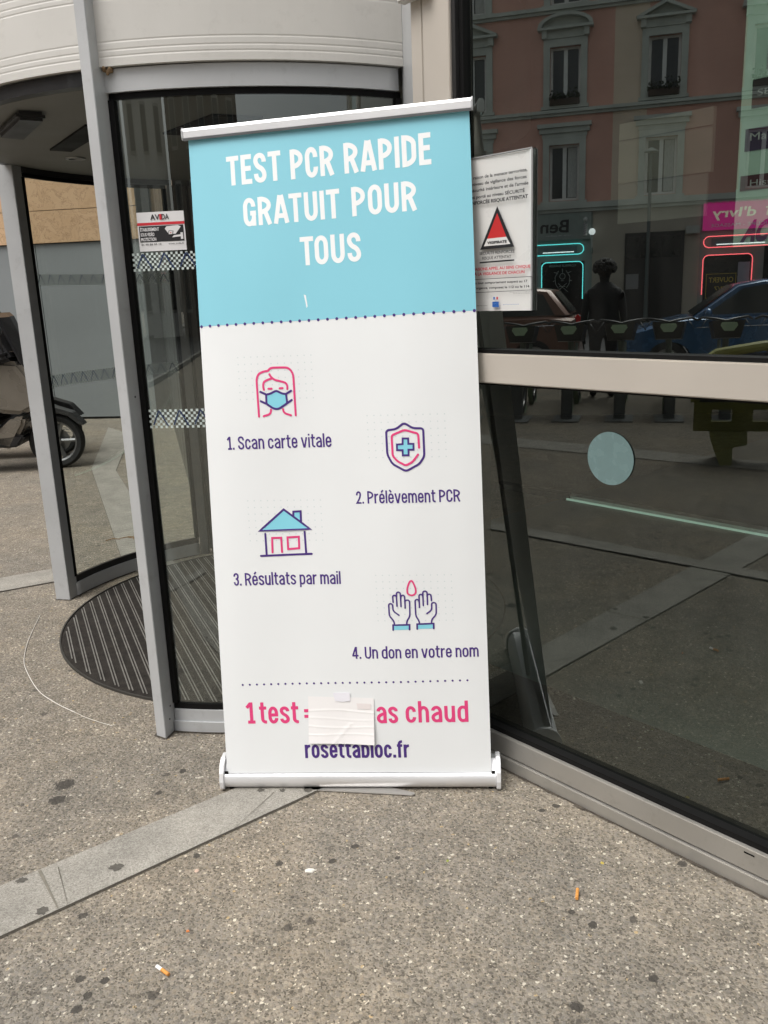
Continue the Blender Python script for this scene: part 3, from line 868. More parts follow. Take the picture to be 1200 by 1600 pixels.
for u0 in (.0155, BLEN - .0285):   # dark slot ends beside the fabric
    e_ = MB(); e_.box((0, 0, 0), (.011, .003, .0085), M=Matrix.Translation(base(u0 + .006, .007, .0605)) @ Matrix((bd, bn, Vector((0, 0, 1)))).transposed().to_4x4())
    e_.build('slot', BLACK, cas, world=True)
for u0 in (.03, BLEN - .03):
    e_ = MB(); e_.cyl(base(u0, .02, .0), base(u0, .02, .012), .007); e_.build('rubber_foot', BLACK, cas, world=True)
ft = MB()
fp = [(-.27, 2.425), (-.288, 2.398), (.03, 2.347), (.05, 2.342), (.060, 2.347), (.06, 2.356), (.02, 2.376), (-.1, 2.43)]
ft.prism(fp, .002, .006, lambda x, y, h: Vector((x, y, h)))
ft.build('swing_foot', ALU, banner, world=True, bevel=.001)
pl = MB(); pl.cyl(base(BLEN / 2, .06, .08), barfn(TL / 2, -.012, .012), .0085, 12)
pl.build('support_pole', ALU, banner, world=True)

# sheet of paper taped over the slogan
pp = MB(); nu, nvv = 48, 72
c00, c10, c11, c01 = (.2675, 1.6475), (.4685, 1.6505), (.464, 1.803), (.262, 1.799)
vs = []
for i in range(nu + 1):
    for j in range(nvv + 1):
        a = i / nu; b = j / nvv
        x = (c00[0] * (1 - a) + c10[0] * a) * (1 - b) + (c01[0] * (1 - a) + c11[0] * a) * b
        y = (c00[1] * (1 - a) + c10[1] * a) * (1 - b) + (c01[1] * (1 - a) + c11[1] * a) * b
        fold = 0
        for f0 in (.3, .47, .64, .8): fold += .0006 * max(0, 1 - abs(b - f0 - .02 * math.sin(a * 5 + f0 * 9)) / .028) * (1 if f0 != .47 else .7)
        crum = .0009 * max(0, 1 - abs((a - .55) + (b - .72) * .6) / .05) * (1 if b > .55 else 0)
        lift = .002 + .006 * b * b + .003 * (a ** 3) * b + .0018 * math.sin(a * 7 + 1) * b
        vs.append(Bn(x, y, lift + fold + crum))
pp.v = vs
for i in range(nu):
    for j in range(nvv): pp.f.append([i * (nvv + 1) + j, (i + 1) * (nvv + 1) + j, (i + 1) * (nvv + 1) + j + 1, i * (nvv + 1) + j + 1]); pp.m.append(0); pp.smooth.append(True)
paper = pp.build('paper_sheet', PAPER, normals=False)
tag(paper, 'creased blank white paper taped over the pink slogan on the banner', 'paper')
sm_ = MB()
ta = [(.415, 1.668), (.459, 1.669), (.459, 1.688), (.418, 1.686)]
sm_.add([Bn(x, y, .0034 + .0006) for x, y in ta], [(0, 1, 2, 3)]); sm_.build('faint_pink_block', vinyl_mat('show-through pink', (.77, .715, .70)), paper, normals=False)
tp = MB(); tp.prism([(.345, 1.635), (.396, 1.633), (.397, 1.661), (.372, 1.664), (.350, 1.661)], .0030, .0034, lambda x, y, h: Bn(x, y, h)); tp.build('tape', mat('glossy tape', (.80, .79, .84), rough=.15, noise=.01), paper, normals=False)

# ------------------------------------------------------------------ revolving door
drum = thing('revolving_door', 'grey metal revolving door with curved glass sides and a cream fascia behind the banner', 'revolving door', tuple(DC))
def arc_box(a0, a1, r0, r1, z0, z1, n=24, mb=None, mi=0):
    mb = mb or MB()
    for i in range(n):
        A = a0 + (a1 - a0) * i / n; B_ = a0 + (a1 - a0) * (i + 1) / n
        mb.add([CY(A, r0, z0), CY(B_, r0, z0), CY(B_, r1, z0), CY(A, r1, z0), CY(A, r0, z1), CY(B_, r0, z1), CY(B_, r1, z1), CY(A, r1, z1)],
               [(3, 2, 1, 0), (4, 5, 6, 7), (0, 1, 5, 4), (2, 3, 7, 6)] + ([(3, 0, 4, 7)] if i == 0 else []) + ([(1, 2, 6, 5)] if i == n - 1 else []), mi, False)
    return mb
def smooth_arc(o):
    for p in o.data.polygons:
        p.use_smooth = abs(p.normal.z) < .5
    vv = o.data.vertices
    for e in o.data.edges:      # keep the ring edges crisp
        if abs(vv[e.vertices[0]].co.z - vv[e.vertices[1]].co.z) < 1e-5: e.use_edge_sharp = True
    return o
# posts
def post(poly, z1, name='post', m_=POST_L, bev=.002):
    mb = MB(); mb.prism(poly, 0, z1, lambda x, y, h: Vector((x, y, h))); return mb.build(name, m_, drum, world=True, bevel=bev)
post([(-.838, 2.785), (-.798, 2.759), (-.776, 2.835), (-.816, 2.861)], 3.25)
post([(-1.733, 4.287), (-1.653, 4.268), (-1.635, 4.345), (-1.715, 4.364)], 2.2)
# side walls
for (a0, a1) in ((-13.2, 30.0), (-106.5, -148.5)):
    gl_ = MB()
    nn = 26
    for i in range(nn):
        A = a0 + (a1 - a0) * i / nn; B_ = a0 + (a1 - a0) * (i + 1) / nn
        gl_.add([CY(A, DR, .10), CY(B_, DR, .10), CY(B_, DR, 2.09), CY(A, DR, 2.09)], [(0, 1, 2, 3)], 0, True)
    gobj = gl_.build('curved_glass', GLASS_C, drum, world=True)
    zb = .085 if a0 > -50 else .072
    smooth_arc(arc_box(a0, a1, DR - .02, DR + .012, .004, zb).build('bottom_rail', POST_L, gobj, world=True))
    smooth_arc(arc_box(a0, a1, DR - .012, DR + .006, zb + .0005, .106).build('bottom_gasket', BLACK if a0 > -50 else DARKM, gobj, world=True))
    smooth_arc(arc_box(a0, a1, DR - .015, DR + .006, 2.085, 2.102).build('top_gasket', BLACK, gobj, world=True))
    sgn = 1 if a1 > a0 else -1
    arc_box(a0 - .25 * sgn, a0 + .75 * sgn, DR - .016, DR + .010, .107, 2.084, 2).build('edge_gasket', BLACK, gobj, world=True)
    arc_box(a1 - .9 * sgn, a1 + .1 * sgn, DR - .016, DR + .010, .107, 2.084, 2).build('edge_gasket', BLACK, gobj, world=True)
# lower lip of front rail
smooth_arc(arc_box(-13.2, 30, DR + .0125, DR + .02, .004, .042).build('sill', POST_L, drum, world=True))
# transom over the front glass, dark head over the left one
smooth_arc(arc_box(-14.0, 29.4, DR - .02, DR + .018, 2.103, 2.166).build('transom', POST_L, drum, world=True))
smooth_arc(arc_box(-106.5, -150, DR - .02, DR + .018, 2.103, 2.15).build('dark_head', DARKM, drum, world=True))
smooth_arc(arc_box(-106.5, -15.5, DR - .02, DR + .018, 2.128, 2.166).build('opening_head', DARKM, drum, world=True))
# fascia ring with rolled grooves
fz = [2.170]
prof = [(DR + .00, 2.170), (DR + .034, 2.170)]
for z in (2.195, 2.212, 2.234, 2.345, 2.362, 2.384, 2.50, 2.517, 2.539, 2.66, 2.675, 2.70):
    prof += [(DR + .034, z - .004), (DR + .0331, z), (DR + .034, z + .004)]
prof += [(DR + .034, 3.25), (DR, 3.25)]
fr = MB()
nn = 90
for i in range(nn):
    A = -158 + (29.8 + 158) * i / nn; B_ = -158 + (29.8 + 158) * (i + 1) / nn
    for k in range(len(prof) - 1):
        fr.add([CY(A, prof[k][0], prof[k][1]), CY(B_, prof[k][0], prof[k][1]), CY(B_, prof[k + 1][0], prof[k + 1][1]), CY(A, prof[k + 1][0], prof[k + 1][1])], [(0, 1, 2, 3)], 0, False)
fr.build('fascia', FASC, drum, world=True)
# ceiling with sensor, brush slot and ring lamp
ce = MB(); ce.lathe([(.0001, 2.128), (DR - .022, 2.128), (DR - .022, 2.5), (.0001, 2.5)], DC, n=64)
ceil = ce.build('ceiling', mat('ceiling panel', (.17, .17, .155), rough=.6, noise=.06, nscale=4), drum, world=True)
se = MB(); se.prism([(-1.365, 3.43), (-1.165, 3.113), (-1.085, 3.16), (-1.29, 3.505)], 2.098, 2.1275, lambda x, y, h: Vector((x, y, h))); se.build('sensor', DARKM, ceil, world=True, bevel=.01)
se = MB(); se.prism([(-1.335, 3.885), (-1.03, 3.40), (-.93, 3.42), (-1.262, 3.935)], 2.120, 2.1272, lambda x, y, h: Vector((x, y, h))); se.build('slot_grille', BLACK, ceil, world=True)
se = MB(); se.prism([(-.80, 3.62), (-.55, 3.30), (-.38, 3.38), (-.62, 3.72)], 2.120, 2.1272, lambda x, y, h: Vector((x, y, h))); se.build('slot_grille', BLACK, ceil, world=True)
se = MB(); se.lathe([(.028, 2.1275), (.030, 2.122), (.042, 2.122), (.045, 2.1275)], (-1.317, 4.15, 0), n=24); se.build('lamp_ring', mat('ring metal', (.25, .25, .24), rough=.35, metal=.6), ceil, world=True)
# folded inner leaf and jambs at the far side
for a, r_, w_ in ((-150.2, 1.19, .05), (-153.3, 1.20, .035), (-156.0, 1.17, .055), (-160, 1.18, .05)):
    c_ = CY(a, r_, 0); mb = MB(); mb.box((c_.x, c_.y, 1.05), (w_, w_, 2.1)); mb.build('jamb', mat('jamb grey', (.12, .12, .115), rough=.45, metal=.3), drum, world=True, bevel=.003)
def leaf(ang0, name='door_leaf'):
    """glass wing from the centre shaft"""
    mb = MB()
    A = CY(ang0, .05, 0); B_ = CY(ang0, 1.14, 0); d = (B_ - A).normalized(); n2 = Vector((-d.y, d.x, 0)); L_ = (B_ - A).length
    Mx = Matrix((d, n2, Vector((0, 0, 1)))).transposed().to_4x4(); Mx.translation = A
    for (x0, x1, z0, z1) in ((0, L_, .012, .10), (0, L_, 2.03, 2.11), (0, .05, .10, 2.03), (L_ - .05, L_, .10, 2.03)):
        mb.box(((x0 + x1) / 2, 0, (z0 + z1) / 2), (x1 - x0, .035, z1 - z0), Mx)
    fr_ = mb.build(name, mat('leaf frame', (.11, .112, .108), rough=.42, metal=.3), drum, world=True)
    gp = MB(); gp.add([Mx @ Vector((.05, 0, .10)), Mx @ Vector((L_ - .05, 0, .10)), Mx @ Vector((L_ - .05, 0, 2.03)), Mx @ Vector((.05, 0, 2.03))], [(0, 1, 2, 3)])
    gp.build('pane', GLASS_C, fr_, world=True)
    return Mx, L_, fr_
leaf(172); leaf(112)
sh = MB(); sh.cyl((DC.x, DC.y, .01), (DC.x, DC.y, 2.125), .04, 16); sh.build('centre_shaft', mat('leaf frame', (0, 0, 0)), drum, world=True)
# safety bands: chequered film with navy zigzag
BANDW = mat('frosted film squares', (.62, .70, .67), rough=.6, noise=.1)
NAVY = mat('navy print', (.02, .04, .11), rough=.5)
def band(a0, a1, z0, z1, r_, rows=7):
    wv = math.radians(1) * r_
    sq = (z1 - z0) / rows; na = int(abs(a1 - a0) * wv / sq); da = (a1 - a0) / na
    mb = MB()
    for i in range(na):
        for j in range(rows):
            if (i + j) % 2 == 0:
                A = a0 + da * (i + .04); B_ = a0 + da * (i + .96); zA = z0 + sq * (j + .04); zB = z0 + sq * (j + .96)
                mb.add([CY(A, r_, zA), CY(B_, r_, zA), CY(B_, r_, zB), CY(A, r_, zB)], [(0, 1, 2, 3)], 0)
    per = 3.35 * (1 if a1 > a0 else -1); a = a0 + per * .2
    fn = lambda x, y, o_: CY(x, r_ + (.0016 if r_ >= DR else -.0016), y)
    k = 0
    while (a + per * .9 - a1) * (1 if a1 > a0 else -1) < 0:
        P_ = [(a, z0 + sq * 1.2), (a + per * .30, z1 - sq * .6), (a + per * .34, z1 - sq * .6), (a + per * .72, z0 + sq * .8)]
        # stroke in (angle, z): draw as thin quads
        for (x0_, y0_), (x1_, y1_) in zip(P_, P_[1:]):
            dx = (x1_ - x0_) * wv; dz = y1_ - y0_; L_ = math.hypot(dx, dz); nx = -dz / L_ * .0022 / wv; nz = dx / L_ * .0022
            mb.add([fn(x0_ + nx, y0_ + nz, 0), fn(x0_ - nx, y0_ - nz, 0), fn(x1_ - nx, y1_ - nz, 0), fn(x1_ + nx, y1_ + nz, 0)], [(0, 1, 2, 3)], 1)
        a += per
    return mb
for (a0, a1, r_) in ((-12.3, 29.0, DR + .002), (-107.2, -148, DR - .002)):
    for z0, z1 in ((1.588, 1.643), (1.092, 1.154)):
        band(a0, a1, z0, z1, r_).build('safety_band', [BANDW, NAVY], drum, world=True, normals=False)

GRM = mat('dirt line', (.06, .05, .038), rough=.95, noise=.4, nscale=60)
def dirt(pts, name='dirt_line', par=None, w=.010):
    mb = MB(); q = []
    for i in range(len(pts) - 1):
        a, b = Vector(pts[i]), Vector(pts[i + 1]); k = max(1, int((b - a).length / .02))
        for j in range(k): q.append(a + (b - a) * j / k)
    q.append(Vector(pts[-1]))
    L = []
    for i, p in enumerate(q):
        d = (q[min(i + 1, len(q) - 1)] - q[max(0, i - 1)]).normalized(); n2 = Vector((d.y, -d.x, 0)); L.append((p - n2 * .006 + Vector((0, 0, .0035)), p + n2 * (w * .35 + abs(random.gauss(0, w * .45))) + Vector((0, 0, .0035))))
    for i in range(len(L) - 1): mb.add([L[i][0], L[i + 1][0], L[i + 1][1], L[i][1]], [(0, 1, 2, 3)])
    return mb.build(name, GRM, par or drum, world=True, normals=False)
random.seed(21)
dirt([CY(a, DR + .019, 0) for a in range(-13, 31, 2)])
dirt([(-.816, 2.861, 0), (-.838, 2.785, 0), (-.798, 2.759, 0), (-.776, 2.835, 0)])
dirt([(-1.715, 4.364, 0), (-1.733, 4.287, 0), (-1.653, 4.268, 0), (-1.635, 4.345, 0)])
dirt([CY(a, DR - .021, 0) for a in range(-148, -105, 3)][::-1])
for (t_, z) in ((.45, .06), (.6, .105), (.5, 1.2)):
    p = Vector((-.798, 2.759, z)).lerp(Vector((-.776, 2.835, z)), t_); d = Vector((.96, -.28, 0))
    mb = MB(); mb.cyl(p - d * .001, p + d * .0012, .0035, 10); mb.build('screw', DARKM, drum, world=True)

# mat
em = thing('entrance_mat', 'round black floor mat with aluminium stripes under the revolving door', 'floor mat', (-.494, 4.042, 0))
mb = MB(); mb.lathe([(.0001, .008), (1.055, .008), (1.062, .0045), (1.062, .0)], (0, 0, 0), n=96); mb.build('ribbed_disc', MATB, em)
md = Vector((.39, -.92, 0)).normalized(); mn = Vector((-md.y, md.x, 0))
mb = MB()
k = -1.03
while k < 1.03:
    for dk in (0, .0115):
        x = k + dk; L_ = math.sqrt(max(0, 1.045 ** 2 - x * x))
        if L_ > .03:
            mb.add([mn * (x - .0024) - md * L_ + Vector((0, 0, .0115)), mn * (x + .0024) - md * L_ + Vector((0, 0, .0115)), mn * (x + .0024) + md * L_ + Vector((0, 0, .0115)), mn * (x - .0024) + md * L_ + Vector((0, 0, .0115))], [(0, 1, 2, 3)])
    k += .046
mb.build('stripe', MATA, em)
mb = MB(); mb.lathe([(1.0625, .0), (1.0625, .010), (1.070, .010), (1.070, 0)], (0, 0, 0), n=96); mb.build('rim', mat('mat rim', (.06, .057, .05), rough=.6, metal=.5), em)

# security sticker on curved glass
stk = thing('security_sticker', 'white and black video surveillance sticker on the curved glass left of the banner', 'sticker', tuple(CY(-7.2, DR + .004, 1.645)))
SA, SB, SZ0, SZ1 = -10.9, -3.7, 1.647, 1.762
rS = DR + .004
def sf(o): return lambda x, y: CY(SA + (SB - SA) * x, rS + o, SZ0 + (SZ1 - SZ0) * y)
def squad(mb, x0, y0, x1, y1, o, mi, n=6):
    f = sf(o)
    for i in range(n):
        a = x0 + (x1 - x0) * i / n; b = x0 + (x1 - x0) * (i + 1) / n
        mb.add([f(a, y0), f(b, y0), f(b, y1), f(a, y1)], [(0, 1, 2, 3)], mi)
STW = mat('sticker white', (.74, .73, .73), rough=.4, noise=.02); STK = mat('sticker black', (.02, .02, .022), rough=.45); STR = mat('sticker red', (.62, .03, .045), rough=.45)
STG = mat('sticker grey', (.35, .35, .36), rough=.45)
mb = MB(); squad(mb, 0, 0, 1, 1, 0, 0); card = mb.build('card', STW, stk, world=True, normals=False)
mb = MB(); squad(mb, 0, .665, 1, .735, .0006, 1); squad(mb, .03, .235, .97, .645, .0006, 0); mb.build('printed_panel', [STK, STR], card, world=True, normals=False)
mb = MB()
f = sf(.0014)
put_text(mb, 'AV', f, .295, .495, .80, .14, .02, 0); put_text(mb, 'DA', f, .535, .69, .80, .14, .02, 0); put_text(mb, 'I', f, .49, .535, .80, .14, .03, 1)
put_text(mb, 'ÉTABLISSEMENT', f, .055, .46, .52, .085, .03, 2); put_text(mb, 'SOUS VIDÉO', f, .055, .35, .39, .085, .03, 2); put_text(mb, 'PROTECTION', f, .055, .38, .265, .085, .03, 2)
put_text(mb, '01 60 86 55 15', f, .05, .48, .155, .045, .01, 0); put_text(mb, 'www.avda.fr', f, .63, .96, .155, .045, .0, 0)
mb.build('lettering', [STK, STR, STW], card, world=True, normals=False)
mb = MB(); f = sf(.0012)
def sp(pts, mi, o=.0012):
    f_ = sf(o); mb.add([f_(x, y) for x, y in pts], [tuple(range(len(pts)))], mi)
sp([(.58, .56), (.62, .62), (.86, .64), (.92, .60), (.80, .42), (.66, .42)], 0); sp([(.64, .40), (.74, .40), (.76, .50), (.66, .51)], 1, .0016); sp([(.655, .415), (.73, .415), (.745, .49), (.67, .495)], 0, .002); sp([(.685, .44), (.71, .44), (.715, .465), (.69, .465)], 2, .0024)
sp([(.72, .33), (.90, .35), (.90, .28), (.95, .28), (.95, .45), (.90, .45), (.90, .40), (.76, .385), (.74, .36)], 0)
mb.build('camera_drawing', [STW, STK, STR], card, world=True, normals=False)
# small wasp-nest like dirt lump at top of the post
lump = MB()
for k in range(9): lump.sphere((CY(-13.0, DR + .02, 0).x + .012 + random.uniform(-.012, .012), CY(-13, DR + .03, 0).y + random.uniform(-.004, .004), 2.160 + random.uniform(-.01, .01)), random.uniform(.004, .007), 5)
tag(lump.build('mud_lump', mat('dry mud', (.20, .13, .07), rough=.9, bump=.5)), 'small brown mud lump stuck beside the centre post under the fascia', 'mud')

# ------------------------------------------------------------------ shop front
front = thing('glass_shopfront', 'tall tinted glass shop doors in pale metal frame to the right of the banner', 'shop door', tuple(P0))
def wbox(u0, u1, w0, w1, z0, z1, mb=None, mi=0):
    mb = mb or MB()
    return mb.hexa([W(u0, w0, z0), W(u1, w0, z0), W(u1, w1, z0), W(u0, w1, z0), W(u0, w0, z1), W(u1, w0, z1), W(u1, w1, z1), W(u0, w1, z1)], mi)
UR = 2.6
wbox(-.128, UR, .0, .06, .046, .111).build('kick_plate', KICK, front, world=True, bevel=.0025)
wbox(-.128, UR, -.006, .07, .001, .0425).build('floor_track', KICK, front, world=True, bevel=.003)
wbox(-.128, UR, .012, .05, .1115, .128).build('lower_gasket', BLACK, front, world=True)
wbox(-.128, UR, .0, .06, 1.228, 1.313).build('mid_rail', RAILM, front, world=True, bevel=.003)
wbox(-.128, UR, .012, .05, 1.222, 1.2275).build('rail_gasket', BLACK, front, world=True)
wbox(-.128, UR, .010, .05, 1.3135, 1.324).build('rail_gasket', BLACK, front, world=True)
for (z0, z1) in ((.128, 1.222), (1.324, 3.3)):
    mb = MB(); mb.add([W(-.10, .04, z0), W(UR, .04, z0), W(UR, .04, z1), W(-.10, .04, z1)], [(0, 1, 2, 3)])
    mb.build('glass_pane', GLASS_D if z0 > 1 else GLASS_L, front, world=True, normals=False)
wbox(-.13, -.116, .006, .05, 1.324, 3.3).build('side_gasket', DARKM, front, world=True)
wbox(-.1155, -.10, .02, .05, .128, 3.3).build('side_gasket', BLACK, front, world=True)
wbox(-.13, -.1158, .006, .05, .112, 1.2275).build('side_gasket', BLACK, front, world=True)
# mullion: two profiles with a groove and a box above
wbox(-.236, -.131, -.002, .09, 0, 3.3).build('mullion', RAILM, front, world=True, bevel=.002)
wbox(-.285, -.2395, .0, .09, 0, 3.3).build('mullion', RAILM, front, world=True, bevel=.002)
wbox(-.2395, -.236, .012, .08, 0, 3.3).build('mullion_groove', BLACK, front, world=True)
a_ = W(-.286, .01, 0); b_ = CY(30.4, DR + .005, 0)
mb = MB(); mb.hexa([a_, a_ + N * .05, b_ + N * .05, b_] + [p + Vector((0, 0, 3.25)) for p in (a_, a_ + N * .05, b_ + N * .05, b_)]); mb.build('return_panel', POST_L, front, world=True)
wbox(-.305, -.19, -.035, -.003, 2.288, 2.42).build('sensor_box', FASC, front, world=True, bevel=.004)
for k, u0 in enumerate((UR,)):
    wbox(u0, u0 + .12, .0, .08, 0, 3.3).build('mullion', RAILM, front, world=True, bevel=.002)
wbox(.845, .872, -.0008, .0, .095, .099).build('scratch', BLACK, front, world=True)

# supermarket shell (dark inside)
shell = thing('shop_building', 'supermarket building with dark interior behind the glass doors', 'building', tuple(W(0, 0, 0)))
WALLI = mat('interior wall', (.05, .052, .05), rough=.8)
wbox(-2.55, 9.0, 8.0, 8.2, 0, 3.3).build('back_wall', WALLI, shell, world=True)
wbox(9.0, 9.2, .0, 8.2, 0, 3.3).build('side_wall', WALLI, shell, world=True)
mb = MB(); p_, q_ = Vector((-1.10, 5.10, 0)), Vector((-2.72, 11.25, 0)); dd_ = (q_ - p_); nn_ = Vector((dd_.y, -dd_.x, 0)).normalized() * .15
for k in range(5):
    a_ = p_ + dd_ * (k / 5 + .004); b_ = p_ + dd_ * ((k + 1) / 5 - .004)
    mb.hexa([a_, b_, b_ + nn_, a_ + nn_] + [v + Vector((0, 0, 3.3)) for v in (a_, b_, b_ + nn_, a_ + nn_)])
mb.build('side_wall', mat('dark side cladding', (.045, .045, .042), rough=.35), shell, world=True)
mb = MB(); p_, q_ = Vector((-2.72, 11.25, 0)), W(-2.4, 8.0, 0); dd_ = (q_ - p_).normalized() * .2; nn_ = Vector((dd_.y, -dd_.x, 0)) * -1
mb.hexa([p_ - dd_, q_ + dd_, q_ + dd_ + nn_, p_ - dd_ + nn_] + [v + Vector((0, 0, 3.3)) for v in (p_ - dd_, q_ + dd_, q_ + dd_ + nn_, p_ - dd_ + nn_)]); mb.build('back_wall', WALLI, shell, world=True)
mb = MB(); mb.prism([tuple(v)[:2] for v in (W(-.286, -.02, 0), W(9.2, -.02, 0), W(9.2, 8.4, 0), W(-2.2, 8.4, 0), Vector((-2.8, 11.6, 0)), Vector((-1.12, 5.09, 0)))], 3.302, 7.5, lambda x, y, h: Vector((x, y, h)))
mb.build('upper_wall', mat('upper cladding', (.32, .31, .29), rough=.7, noise=.08), shell, world=True)
wbox(UR + .122, 9.2, .0, .2, 0, 3.3).build('front_wall', mat('upper cladding', (0, 0, 0)), shell, world=True)
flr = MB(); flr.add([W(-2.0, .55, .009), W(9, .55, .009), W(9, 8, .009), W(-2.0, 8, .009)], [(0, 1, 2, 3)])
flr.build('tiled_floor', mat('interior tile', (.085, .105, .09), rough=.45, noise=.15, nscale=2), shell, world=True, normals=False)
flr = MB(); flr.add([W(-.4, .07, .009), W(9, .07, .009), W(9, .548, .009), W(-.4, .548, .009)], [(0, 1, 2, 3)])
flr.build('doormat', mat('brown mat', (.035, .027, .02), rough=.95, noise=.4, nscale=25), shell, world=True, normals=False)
# inner threshold rail, three metres in
wbox(-2.4, 6, 3.05, 3.13, .0095, .03).build('inner_threshold', mat('threshold steel', (.9, .92, .9), rough=.3, metal=.1), shell, world=True)

GRIME = mat('dirt line', (.06, .05, .038), rough=.95, noise=.4, nscale=60)
mb = MB(); random.seed(11); n2 = 90
pts = []
for k in range(n2 + 1):
    u = -.13 + (UR + .13) * k / n2
    pts.append((W(u, -.006, .0035), W(u, -.010 - abs(random.gauss(0, .004)), .0035)))
for k in range(n2): mb.add([pts[k][0], pts[k + 1][0], pts[k + 1][1], pts[k][1]], [(0, 1, 2, 3)])
mb.build('dirt_line', GRIME, front, world=True)
def rear_block(label, az, dist, wid, ht, wall_m, shade):
    az = R(az); c_ = Vector((math.sin(az), math.cos(az), 0)) * dist
    o = thing('apartment_block', label, 'building', tuple(c_), math.atan2(-math.sin(az), math.cos(az)) + 0.0)
    # local +y points away from the camera
    mb = MB(); mb.box((0, 4, ht / 2), (wid, 8, ht)); mb.build('wall', wall_m, o)
    mb = MB(); mb.box((0, -.15, ht - .25), (wid + .4, .5, .5)); mb.build('cornice', STONE2, o)
    nwin = int(wid / 2.6)
    for i in range(nwin):
        for j in range(int((ht - 1) / 3)):
            x = -wid / 2 + wid * (i + .5) / nwin
            mb = MB(); mb.box((x, -.03, 1.9 + 3 * j), (1.25, .1, 1.9)); w_ = mb.build('window', STONE2, o)
            mb = MB(); mb.box((x, -.1, 1.9 + 3 * j), (1.0, .06, 1.65)); mb.build('pane', shade, w_)
    return o
STONE2 = mat('pale trim', (.45, .44, .40), rough=.8); PANE2 = mat('dark pane', (.03, .035, .035), rough=.1)
rear_block('pale rendered apartment block behind the photographer, mirrored in the curved glass', 214, 32, 8.5, 17, mat('pale render', (.74, .72, .67), rough=.85, noise=.06), PANE2)
rear_block('dark brick apartment block behind the photographer, mirrored in the curved glass', 192, 30, 14.5, 18, mat('dark brick', (.09, .07, .06), rough=.9, noise=.15), PANE2)

glow_strip = thing('added_glow_strip', 'thin pale added glow standing in for an unidentified bright line across the dark interior floor parallel to the glass doors', 'glow strip', tuple(W(0, 3.0, .01)))
wbox(-1.95, 6, 3.0, 3.010, .0095, .022).build('strip', mat('added glow', (.5, .7, .6), rough=.4, emit=(.45, .66, .55), estr=.5), glow_strip, world=True)  # emission added to draw a bright line of unknown origin, no known lamp
wbox(-2.6, -1.953, 2.98, 3.06, .0095, .05).build('dark_cover', BLACK, glow_strip, world=True)
# boards standing just behind the glass
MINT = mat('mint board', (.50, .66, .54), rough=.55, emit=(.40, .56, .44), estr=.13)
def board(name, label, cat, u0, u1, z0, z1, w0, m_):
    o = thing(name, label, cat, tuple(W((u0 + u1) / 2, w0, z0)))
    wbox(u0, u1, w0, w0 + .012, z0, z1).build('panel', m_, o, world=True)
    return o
bm_ = board('directory_board', 'pale mint green directory board with dark name plates behind the upper right glass', 'sign board', .690, 1.25, 1.566, 3.0, .06, MINT)
mb = MB()
def plate(u0, u1, z0, z1, mi): mb.add([W(u0, .0588, z0), W(u1, .0588, z0), W(u1, .0588, z1), W(u0, .0588, z1)], [(0, 1, 2, 3)], mi)
plate(.714, 1.1, 1.852, 1.910, 0); plate(.704, 1.1, 1.766, 1.812, 1); plate(.699, 1.1, 1.684, 1.716, 2); plate(.742, 1.1, 1.925, 1.975, 0); plate(.742, 1.1, 2.03, 2.1, 2)
mb.build('name_plate', [mat('plate black', (.012, .012, .014), rough=.5), mat('plate violet', (.045, .012, .07), rough=.5), mat('plate maroon', (.10, .012, .02), rough=.5)], bm_, world=True, normals=False)
mb = MB()
Wf = lambda o: (lambda x, y: W(x, o, y))
put_text(mb, 'SERVICES', Wf(.058), .726, .852, 1.876, .0135, 0, 0); put_text(mb, 'Marionnaud'[:4], Wf(.058), .716, .772, 1.787, .017, 0, 0); put_text(mb, 'Histoire', Wf(.058), .722, .818, 1.693, .014, 0, 0)
put_text(mb, 'ACTION', lambda x, y: W(x + (y - 1.58) * .35, .058, y), .708, .865, 1.578, .043, .06, 1)
mb.build('lettering', [mat('plate text', (.7, .7, .68), rough=.5), mat('purple print', (.10, .01, .12), rough=.5)], bm_, world=True, normals=False)
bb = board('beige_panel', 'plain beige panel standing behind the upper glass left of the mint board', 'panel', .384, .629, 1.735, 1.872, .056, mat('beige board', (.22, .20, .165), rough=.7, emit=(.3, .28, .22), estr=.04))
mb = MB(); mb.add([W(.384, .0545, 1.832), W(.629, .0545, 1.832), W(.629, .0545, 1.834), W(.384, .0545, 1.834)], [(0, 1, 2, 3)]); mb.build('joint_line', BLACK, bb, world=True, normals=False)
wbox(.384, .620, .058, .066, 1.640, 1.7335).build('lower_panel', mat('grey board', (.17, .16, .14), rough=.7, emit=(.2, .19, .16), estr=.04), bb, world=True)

# poster on outer face
po = thing('security_poster', 'white laminated security poster with red triangle on the glass beside the banner', 'poster', tuple(W(.02, .035, 1.432)))
PU0, PU1, PZ0, PZ1 = -.118, .133, 1.432, 1.850
mb = MB(); npp = 20
for i in range(npp):
    def pw(u): 
        t = (u - PU0) / (PU1 - PU0); return .036 - .004 * (1 - t) ** 3 - .006 * max(0, t - .93) / .07
    a = PU0 + (PU1 - PU0) * i / npp; b = PU0 + (PU1 - PU0) * (i + 1) / npp
    mb.add([W(a, pw(a), PZ0), W(b, pw(b), PZ0), W(b, pw(b), PZ1), W(a, pw(a), PZ1)], [(0, 1, 2, 3)], 0, True)
sheet = mb.build('sheet', mat('laminated paper', (.66, .655, .635), rough=.3, noise=.02, nscale=10), po, world=True, normals=False)
mb = MB(); wbox(PU1 - .001, PU1 + .0035, .029, .0315, PZ0, PZ1, mb); wbox(PU0, PU1, .031, .0325, PZ1 + .0005, PZ1 + .004, mb); mb.build('laminate_edge', mat('clear edge', (.30, .30, .30), rough=.2), sheet, world=True)
mb = MB()
